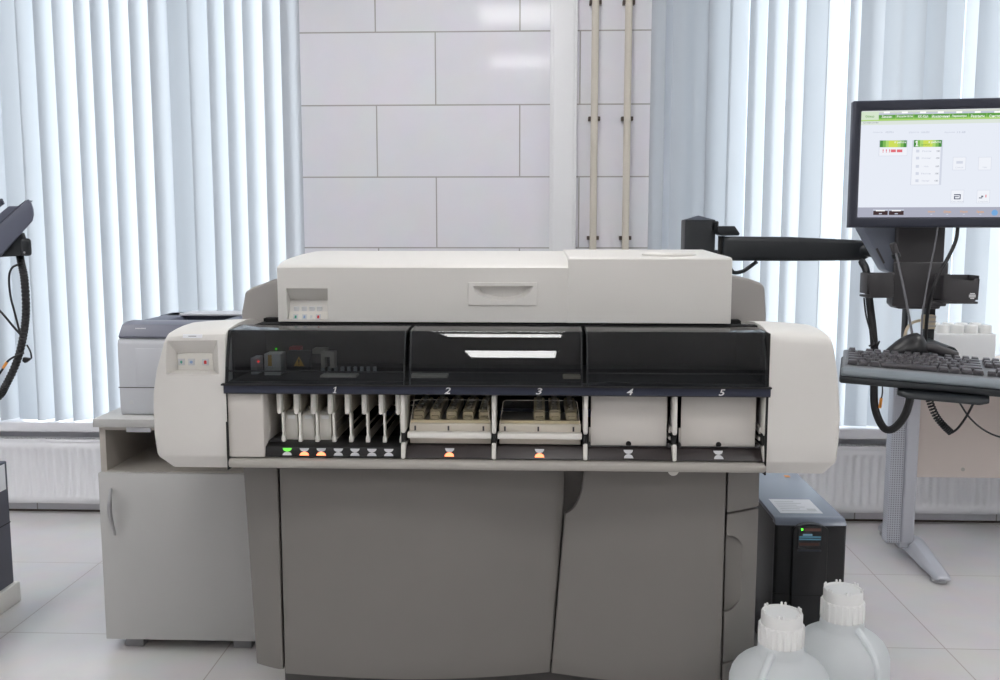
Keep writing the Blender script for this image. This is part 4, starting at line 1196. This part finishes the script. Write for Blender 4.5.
# handheld scanner lying behind the keyboard
base = atz(915, 352, .925)
BS = thing('barcode_scanner', 'black handheld scanner lying behind the keyboard under the monitor', 'scanner', (0, 0, 0))
def SP(px, py, y): return at(px, py, y)
ys = 2.33
c0 = at(905, 348, ys)
hd = []
for t in range(9):
    f = t / 8
    px = 886 + 40 * f
    hgt = [.004, .013, .024, .033, .040, .045, .046, .040, .022][t]
    wid = [.008, .024, .032, .037, .038, .037, .034, .028, .014][t]
    p = at(px, 354, ys)
    ring = []
    for k in range(16):
        an = 2 * PI * k / 16
        ring.append((p.x, ys + wid * math.cos(an), p.z + .006 + hgt * (math.sin(an) if math.sin(an) > 0 else .3 * math.sin(an))))
    hd.append(ring)
BS.location = (c0.x, ys, at(905, 356, ys).z)
MB().loft(hd).build('scanner_head', MT['upsb'], BS, ang=60)
p0, p1, p2 = at(916, 346, ys), at(932, 347.5, ys - .01), at(956, 356, ys - .03)
hr = []
for p, w, h in ((p0, .015, .012), (p1, .016, .012), (p2, .014, .011)):
    hr.append([(p.x + .003 * math.sin(2 * PI * k / 12), p.y + w * math.cos(2 * PI * k / 12), p.z + h * math.sin(2 * PI * k / 12)) for k in range(12)])
MB().loft(hr).build('scanner_grip', MT['dgrey'], BS, ang=60)

# cables
def cable(name, pts, r, mt, label, Y=None, cat='cable', smooth=6, group=None):
    P = [p if isinstance(p, Vector) else at(p[0], p[1], p[2] if len(p) > 2 else Y) for p in pts]
    o = MB().tube(P, r, 8, smooth=smooth).build(name, MT[mt], base=tuple(P[0])); return tag(o, label, cat, group)
cable('scanner_cable', [(895, 250, 2.48), (898, 262, 2.46), (904, 290, 2.42), (910, 322, 2.38), (912.5, 336, 2.35)], .0032, 'cableg', 'grey cable from its plug on the column down to the scanner')
a = at(893.5, 249, 2.48); pg = thing('cable_plug', 'dark plug at the top end of the grey scanner cable', 'plug', (a.x, 2.48, a.z))
MB().tube([at(892.5, 243, 2.48), at(896.5, 256, 2.48)], .009, 10, smooth=0).build('plug_body', MT['dgrey'], pg, bevel=.002, seg=1)
MB().tube([at(895.5, 253.5, 2.48), at(896.8, 257.5, 2.48)], .0105, 10, smooth=0).build('plug_collar', MT['armb'], pg)
cable('display_cable', [(938, 226, 2.49), (935, 245, 2.47), (929, 275, 2.44), (923, 310, 2.4), (921, 338, 2.36)], .0022, 'cableg', 'thin grey cable hanging from under the monitor toward the scanner')
cable('power_cable', [(958, 226, 2.5), (956, 240, 2.49), (949, 256, 2.48), (938, 276, 2.47), (931, 296, 2.47), (927, 318, 2.5), (925, 350, 2.54)], .0048, 'cable', 'thick black cable curving down from the monitor in front of the column')
# beige connector
cn = thing('connector', 'beige plug connector on the lower column below the holders', 'connector', tuple(at(929, 330, Yc)))
a = at(922.5, 329, Yc); b = at(935.5, 315, Yc); MB().box(a.x, b.x, Yc - .005, Yc + .018, a.z, b.z).build('connector_body', MT['cableb'], cn, bevel=.003)
m = MB()
for k in range(3): m.box(a.x + .008, b.x, Yc - .007, Yc - .004, a.z + .006 + k * .012, a.z + .011 + k * .012)
m.build('connector_ribs', MT['fascia'], cn)
cable('connector_cable', [(922, 320, Yc), (912, 323, Yc - .01), (906, 331, Yc - .02), (904, 345, Yc - .02), (905, 360, Yc)], .004, 'cableb', 'beige cable looping from the connector below the holders')
cable('cable_bundle', [(862, 262, 2.70), (866, 270, 2.66), (868, 285, 2.64), (870, 305, 2.62), (873, 330, 2.60), (875, 360, 2.58), (874, 388, 2.56), (875, 408, 2.55), (881, 424, 2.54), (888, 430, 2.53), (897, 426, 2.52), (906, 413, 2.52), (911, 394, 2.53), (912, 375, 2.55)], .0105, 'cable', 'thick black cable bundle hanging in a loop below the keyboard shelf')
cable('thin_cable', [(864, 298, 2.62), (866, 315, 2.6), (870, 330, 2.585), (874, 345, 2.57), (877, 356, 2.57)], .0025, 'cable', 'thin black wire beside the bundle under the left holder')
tw = thing('cable_tie', 'small black tie around the cable bundle above the keyboard', 'cable tie', tuple(at(876, 345, 2.59)))
MB().tube([at(869, 346, 2.575), at(875, 344, 2.565), at(879, 343, 2.58)], .0025, 6).build('tie_band', MT['cable'], tw)
MB().tube([at(877, 347, 2.57), at(879.5, 341, 2.565)], .0022, 6, smooth=0).build('tie_tail', MT['cable'], tw)
o = cable('marked_wire', [(882, 380, 2.54), (882.5, 392, 2.54), (881, 400, 2.54)], .002, 'cable', 'thin wire with an orange end hanging inside the cable loop')
MB().tube([at(881.3, 398, 2.54), at(879.8, 408, 2.54)], .0042, 8, smooth=0).build('orange_end', MT['orange'], o)
# coiled cord
path = spline([at(927, 390, 2.2), at(930, 402, 2.2), at(936, 416, 2.2), at(944, 426, 2.2), at(951.5, 433, 2.2)], 30)
co = []
for i, p in enumerate(path):
    tv = (path[min(i + 1, len(path) - 1)] - path[max(i - 1, 0)]).normalized(); u = tv.cross(Vector((0, 1, 0))).normalized(); w = tv.cross(u)
    for k in range(2):
        an = 2 * PI * (i + k / 2) / 6; co.append(p + u * (.0065 * math.cos(an)) + w * (.0065 * math.sin(an)))
tag(MB().tube(co, .0021, 6, smooth=2).build('coiled_cord', MT['cable'], base=tuple(path[0])), 'black coiled cord hanging below the keyboard shelf', 'cord')
cable('cord_tail', [(951.5, 433, 2.2), (958, 428, 2.2), (966, 417, 2.2), (973, 404, 2.2), (977, 394, 2.2)], .0028, 'cable', 'straight end of the coiled cord rising back to the shelf', cat='cord')
cable('loose_cable', [(955, 394, 2.24), (961, 405, 2.24), (970, 418, 2.24), (984, 430, 2.24), (1000, 437, 2.24), (1025, 442, 2.24)], .0022, 'cable', 'thin black cable sagging from the shelf past the right edge')

# ------------------------------------------------------------------ monitor
MO = Vector((X(848.5, 228, 2.52), 2.52, Z(846, 227.5, 2.52)))
ma = R_(-8); mu = Vector((math.cos(ma), math.sin(ma), 0)); mn = Vector((math.sin(ma), -math.cos(ma), 0)) # mn faces the room
tl = R_(1.2); mv = (Vector((0, 0, 1)) - mn * math.sin(tl)).normalized(); mn = mu.cross(mv)
MW, MH = .535, Z(853, 100.5, 2.52) - MO.z
Mn = thing('monitor', 'black framed computer monitor showing a pale green and white program screen', 'monitor', tuple(MO + mu * (MW / 2)))
def MP(u, v, n=0): return MO + mu * u + mv * v + mn * n
def mhit(px, py):
    d = ray(px, py); t = (MO - CAM).dot(mn) / d.dot(mn); p = CAM + d * t - MO
    return p.dot(mu), p.dot(mv)
su0, sv0 = mhit(857.5, 217.3); su1 = MW - su0; _, sv1 = mhit(862, 111)
m = MB()
def mring(u0, u1, v0, v1, n): return [tuple(MP(a, b, n)) for a, b in ((u0, v0), (u1, v0), (u1, v1), (u0, v1))]
# frame: outer back ring, outer front ring, inner front ring, inner recessed ring
rg = [mring(.0, MW, 0, MH, -.03), mring(.0, MW, 0, MH, .0), mring(.004, MW - .004, .004, MH - .004, .005), mring(su0 - .004, su1 + .004, sv0 - .003, sv1 + .004, .003), mring(su0, su1, sv0, sv1, -.002)]
m.loft(rg, caps=False); m.add(rg[0], [(0, 1, 2, 3)])
m.build('bezel', MT['bezel'], Mn, bevel=.0025, seg=2)
m = MB(); m.loft([mring(.02, MW - .02, .02, MH - .02, -.03), mring(.03, MW - .03, .03, MH - .03, -.045), mring(.12, MW - .12, .07, MH - .07, -.06)]); m.build('rear_case', MT['bezel'], Mn, bevel=.004)
# screen with its program window
cols = dict(bg=(232, 237, 247), pale=(222, 230, 222), g1=(214, 220, 210), g2=(96, 158, 72), g3=(128, 184, 92), g4=(176, 216, 120), tab=(214, 230, 206), white=(255, 255, 255), grey=(188, 194, 210), dk=(110, 116, 130), card=(240, 243, 250),
            edge=(212, 217, 230), y=(206, 222, 96), red=(226, 116, 124), bar=(172, 174, 190), brown=(70, 54, 56), org=(236, 170, 84), blu=(120, 170, 220), ltx=(196, 201, 216), navy=(70, 76, 100), dg=(78, 142, 70))
keys_ = list(cols); SM = [emit('screen_' + k, cols[k], 1.0) for k in keys_]
sm = MB()
lay = [0]
def srect(px0, px1, py0, py1, col, n=None):
    ym = (py0 + py1) / 2; xm = (px0 + px1) / 2
    u0 = mhit(px0, ym)[0]; u1 = mhit(px1, ym)[0]; v0 = mhit(xm, py1)[1]; v1 = mhit(xm, py0)[1]
    lay[0] += 1; n = -.0018 + lay[0] * 4e-6
    u0 = max(u0, su0); u1 = min(u1, su1); v1 = min(v1, sv1); v0 = max(v0, sv0)
    sm.add([MP(u0, v0, n), MP(u1, v0, n), MP(u1, v1, n), MP(u0, v1, n)], [(0, 1, 2, 3)], keys_.index(col))
def sbar(v0, v1, u0, u1, col):
    lay[0] += 1; n = -.0018 + lay[0] * 4e-6
    sm.add([MP(u0, v0, n), MP(u1, v0, n), MP(u1, v1, n), MP(u0, v1, n)], [(0, 1, 2, 3)], keys_.index(col))
def stext(tx, px, py, wpx, col, hpx=None, bold=0):
    u, v = mhit(px, py); sc_ = 2.5 / 950; lay[0] += 1; n = -.0018 + lay[0] * 4e-6
    if tx == '1':
        sm.add([MP(u + a * hpx * sc_, v + b * hpx * sc_, n) for a, b in ONE], [tuple(range(len(ONE)))], keys_.index(col)); return
    put_text(sm, tx, lambda a, b: MP(u + a, v + b, n), w=wpx * sc_, h=(hpx * sc_ if hpx else None), mi=keys_.index(col), bold=bold)
sbar(sv0, sv1, su0, su1, 'bg')
def vrow(py): return mhit(925, py)[1]
for y0, y1, cc in ((110, 112.2, 'g1'), (112.2, 114.0, 'ltx'), (114.0, 116.8, 'g2'), (116.8, 118.4, 'g3'), (118.4, 120.0, 'g4'), (120.0, 124, 'pale')):
    sbar(vrow(y1), min(vrow(y0), sv1), su0, su1, cc)
sbar(vrow(120.3), vrow(120.0), su0, su1, 'grey')
srect(861, 879, 111.6, 119.9, 'tab')
for i, (px, tx, w) in enumerate(((870, 'Обзор', 8), (887, 'Заказы', 9.5), (905, 'Результаты', 14.5), (923.3, 'КК-Кал', 9), (941, 'Исключения', 16), (959.5, 'Параметры', 13), (978, 'Реагенты', 12), (997.5, 'Система', 14))):
    stext(tx, px, 116.6 - i * .12, w, 'g2' if i == 0 else 'white', 2.6, .012)
    if i >= 1: srect(px - 3, px + 3, 111.6 - i * .1, 113.4 - i * .1, 'white')
    if i >= 1: srect(px + 8.8, px + 9.2, 113, 119, 'g4')
stext('Состояние системы', 871, 122.6, 14, 'dk', 1.4)
for px, t1, t2 in ((878, 'Оператор', 'ADMIN'), (914, 'Дата', '16.06.2021'), (950, 'Время', '13:48')):
    stext(t1, px, 132.3, 9, 'ltx', 1.6); stext(t2, px + 11.5, 132.1, 7.5, 'grey', 1.7)
def grad(px0, px1, py0, py1):
    n = 9; cs = ['dg', 'g3', 'g4', 'y', 'y', 'y', 'g4', 'g3', 'dg']
    for i in range(n): srect(px0 + (px1 - px0) * i / n, px0 + (px1 - px0) * (i + 1) / n, py0, py1, cs[i])
srect(879, 907.5, 140, 156, 'edge'); srect(879.4, 907.1, 147, 155.6, 'card'); grad(880, 906.8, 140.4, 147.2)
stext('К работе', 900.5, 142.4, 10.5, 'white', 2.4, .01)
stext('! ! !', 886.5, 150.8, 7, 'red', 3.2, .03); srect(891, 896, 149.4, 152.2, 'red'); srect(897, 902.5, 149.4, 152.2, 'red')
srect(911.5, 942.3, 140, 185, 'edge'); srect(912, 940, 147, 184.6, 'card'); grad(914, 942, 140.0, 146.8)
stext('1', 916.8, 143.4, 2.6, 'white', 5.2, .03); stext('К работе', 935, 142.2, 11, 'white', 2.4, .01); stext('запуск', 925.5, 144.9, 8, 'dg', 1.6)
for i, (py, w) in enumerate(((151, 8), (158, 8.5), (166.3, 4), (173.5, 8.5), (180.7, 7))):
    stext('Реагенты'[:6 + i % 3], 927 - i * .3, py, w, 'ltx', 1.6); stext('100', 938.5 - i * .5, py, 3, 'dk', 1.6)
    srect(916.3 - i * .2, 919.5 - i * .2, py - 1.4, py + 1.4, 'edge')
for px, py in ((959.5, 163.5), (985, 163.5), (957.5, 196.5), (983.5, 196.5)):
    srect(px - 6.6, px + 6.6, py - 6.6, py + 6.6, 'edge'); srect(px - 6.2, px + 6.2, py - 6.2, py + 6.2, 'card')
srect(956.5, 963, 161, 163.6, 'edge'); stext('Список', 959.5, 167.4, 7, 'grey', 1.4); stext('Чат', 985, 167.2, 4, 'grey', 1.4)
# rounded open letter-like mark
for q in ((954.2, 960.6, 194.2, 195.2), (959.8, 960.8, 194.2, 199.2), (954.2, 960.6, 198.4, 199.3), (954.2, 955.2, 196, 199), (954.2, 959, 196.2, 197)): srect(*q, 'navy')
stext('Система', 957.5, 201.4, 11, 'grey', 1.4)
srect(979, 982.4, 197.4, 198.4, 'dk'); srect(981.4, 983.4, 195.6, 197.2, 'dk'); srect(985.6, 986.6, 194.6, 197.4, 'red'); stext('Сервис', 983.5, 201.6, 9, 'grey', 1.4)
sbar(sv0, vrow(207.2), su0, su1, 'bar')
for x0, x1 in ((873, 888), (888.8, 904)):
    srect(x0, x1, 209.2, 215.2, 'ltx'); srect(x0 + .3, x1 - .2, 210.8, 215, 'brown'); srect(x0 + 3, x1 - 3, 210.2, 211.2, 'white'); srect(x0 + 6, x1 - 6, 213.2, 214.2, 'ltx')
for px, tx in ((931.5, 'Запуск'), (947.5, 'Стоп'), (964, 'Пауза'), (980.5, 'Печать')): stext(tx, px, 211.8, 6.5, 'org', 2.1, .01); srect(px - 1, px + 1, 214, 214.8, 'ltx')
u, v = mhit(994.8, 212.7); lay[0] += 1
sm.add([MP(u + .0075 * math.cos(2 * PI * k / 20), v + .0075 * math.sin(2 * PI * k / 20), -.0012) for k in range(20)], [tuple(range(20))], keys_.index('blu'))
stext('?', 994.8, 212.7, 2, 'white', 3.5)
sm.build('screen', SM, Mn)

# ------------------------------------------------------------------ things at the left edge
L = thing('keyboard_tray', 'slate tilted tray edge with a hinge at the left border of the photo', 'tray', tuple(at(12, 256, 1.9)))
def zx(pts, Y): return [(at(*p, Y).x, at(*p, Y).z) for p in pts]
m = MB().prism(zx([(27.5, 199), (30.5, 203), (32.5, 209), (33, 215), (31.5, 221), (0, 256.5), (-70, 334), (-76, 328), (-76, 296), (-70, 287), (0, 224)], 1.889), 1.889, 1.895, 'y'); m.build('tray_plate', MT['navy'], L, bevel=.002, seg=2)
m = MB().prism(zx([(19, 206), (27, 200), (0, 225), (-72, 290), (-74, 278), (-2, 216), (10, 206)], 1.9), 1.895, 1.925, 'y'); m.build('tray_channel', MT['navy'], L, bevel=.001, seg=1)
m = MB().prism(zx([(7.5, 198.5), (10, 204), (-4, 214), (-74, 278), (-74, 270), (-2, 206)], 1.95), 1.925, 1.932, 'y'); m.build('back_rim', MT['bezel'], L, bevel=.001, seg=1)
m = MB().prism(zx([(22, 232), (24, 238), (22, 256), (0, 257), (-20, 260), (-20, 250), (0, 250)], 1.90), 1.897, 1.91, 'y'); m.build('tray_bracket', MT['armb'], L, bevel=.002, seg=1)
m = pbox(20.5, 29.0, 238.3, 256, 1.885, .012); m.build('hinge', MT['armb'], L, bevel=.006)
p = at(24.5, 252.5, 1.885); MB().disc((p.x, 1.885, p.z), .0022, 'y', 12, .001).build('hinge_screw', MT['chrome'], L)
sp_ = at(-118, 262, 1.93)
MB().box(sp_.x - .03, sp_.x + .03, 1.915, 1.975, 0, sp_.z + .12).build('support_post', MT['armb'], L, bevel=.004)
MB().lathe([(.16, 0), (.16, .012), (.05, .03), (.05, .04)], sp_.x, 1.945, 32).build('post_foot', MT['armb'], L)
MB().tube([(sp_.x, 1.945, sp_.z), at(-50, 258, 1.93), at(-10, 254, 1.92)], .014, 10, smooth=0).build('support_arm', MT['armb'], L)
# ribbed hose
hpts = spline([at(20, 256, 1.91), at(21, 262, 1.91), at(24.5, 280, 1.91), at(26, 310, 1.92), at(23.5, 335, 1.93), at(17, 361, 1.94), at(6, 385, 1.95), at(-4, 399, 1.96), at(-40, 425, 1.96), at(-85, 432, 1.95), at(-112, 420, 1.945)], 24)
n_ = len(hpts)
tag(MB().tube(hpts, lambda t: .0076 + .0009 * math.sin(t * n_ * PI / 1.5), 12, smooth=0).build('ribbed_hose', MT['cable'], base=tuple(hpts[0])), 'black ribbed hose curving down from the tray at the left border', 'hose')
cable('thin_wire', [(19, 264, 1.90), (12, 268, 1.90), (9, 278, 1.9), (10.5, 296, 1.9), (14, 310, 1.9), (20, 333, 1.91)], .0022, 'cable', 'thin black wire looping beside the ribbed hose')
cable('crossing_wire', [(-8, 304, 1.9), (2, 313, 1.9), (12, 325, 1.9), (20, 334, 1.91)], .0024, 'cable', 'thin black wire crossing from the left border to the hose')
o = cable('taped_wire', [(24, 353, 1.92), (16, 356, 1.91), (8, 361, 1.91), (2, 370, 1.91), (-6, 382, 1.91)], .0022, 'cable', 'thin wire with a tan mark leaving the hose at the left')
MB().tube([at(7, 362, 1.91), at(3, 368, 1.91)], .003, 8, smooth=0).build('tan_mark', MT['orange'], o)
hc = thing('hose_clip', 'small black clip hanging on the ribbed hose at the left', 'clip', tuple(at(27, 358, 1.93)))
MB().tube([at(27, 345, 1.93), at(30.5, 352, 1.925), at(31.5, 358, 1.925)], .002, 6).build('clip_strap', MT['cable'], hc)
m = MB().prism(zx([(24, 357), (31.5, 358.5), (26, 363), (23, 361)], 1.925), 1.92, 1.93, 'y'); m.build('clip_body', MT['cable'], hc, bevel=.001, seg=1)
# slate pedestal
G = thing('equipment_pedestal', 'slate equipment pedestal on a white plinth at the left border', 'pedestal', (-2.0, 2.6, 0))
gx = -1.712
m = MB().box(-2.3, gx, 2.3, 2.93, .068, .475); m.build('case', MT['pc'], G, bevel=.004)
MB().box(-2.32, gx + .012, 2.28, 2.945, 0, .068).build('plinth', MT['whitep'], G, bevel=.004)
zz = .272; MB().box(-2.3, gx + .0006, 2.2995, 2.9305, zz - .0015, zz + .0015).build('panel_gap', MT['seam'], G)
m = MB(); m.box(gx, gx + .0012, 2.35, 2.915, .385, .468, 0); m.box(gx, gx + .002, 2.45, 2.85, .41, .445, 1); m.build('side_label', [MT['paper'], MT['blup']], G)

# ------------------------------------------------------------------ light
def lamp_panel(x, y, n):
    m = MB().box(x - .30, x + .30, y - .34, y + .34, ZC - .015, ZC + .0)
    o = m.build('trim_%d' % (10 + n), MT['wframe'], bevel=.002); struct(o)  # housing of an unseen ceiling light panel
    d = MB().box(x - .28, x + .28, y - .32, y + .32, ZC - .017, ZC - .0151).build('light_diffuser', LAMP, o, local=False)
LAMP = emit('lamp_diffuser', (252, 251, 250), 14.2)
k = 0
for y in (2.6, .6, -1.4):  # back row is added, with no visible source, to brighten wall and radiators
    for x in (-.17, -2.57, 2.23):
        lamp_panel(x, y, k); k += 1

sun = bpy.data.lights.new('sun', 'SUN'); sun.energy = 8.2; sun.angle = R_(42); sun.color = (.93, .97, 1.0)
so_ = bpy.data.objects.new('sun', sun); C.objects.link(so_); so_.location = (-6, 9, 5)
az, el = R_(51), R_(22)
so_.rotation_euler = Vector((-math.sin(az) * math.cos(el), math.cos(az) * math.cos(el), math.sin(el))).to_track_quat('Z', 'Y').to_euler()
w = bpy.data.worlds.new('daylight'); SC.world = w; w.use_nodes = True
nt = w.node_tree; bg = nt.nodes['Background']
tc = nt.nodes.new('ShaderNodeTexCoord'); sp = nt.nodes.new('ShaderNodeSeparateXYZ'); nt.links.new(tc.outputs['Generated'], sp.inputs[0])
rp_ = nt.nodes.new('ShaderNodeValToRGB'); mr = nt.nodes.new('ShaderNodeMapRange'); mr.inputs[1].default_value = -1; mr.inputs[2].default_value = 1
nt.links.new(sp.outputs['Z'], mr.inputs[0]); nt.links.new(mr.outputs[0], rp_.inputs[0])
rp_.color_ramp.elements[0].color = (.62, .66, .70, 1); rp_.color_ramp.elements[0].position = .42
rp_.color_ramp.elements[1].color = (.74, .87, 1.0, 1); rp_.color_ramp.elements[1].position = .52
nt.links.new(rp_.outputs[0], bg.inputs[0]); bg.inputs[1].default_value = 1.9

SC.view_settings.view_transform = 'Standard'
SC.view_settings.look = 'None'
SC.view_settings.gamma = 1
SC.view_settings.use_curve_mapping = False
SC.view_settings.exposure = 0.0
SC.cycles.max_bounces = 8
SC.cycles.transparent_max_bounces = 16
SC.cycles.use_denoising = True
SC.cycles.sample_clamp_indirect = 6
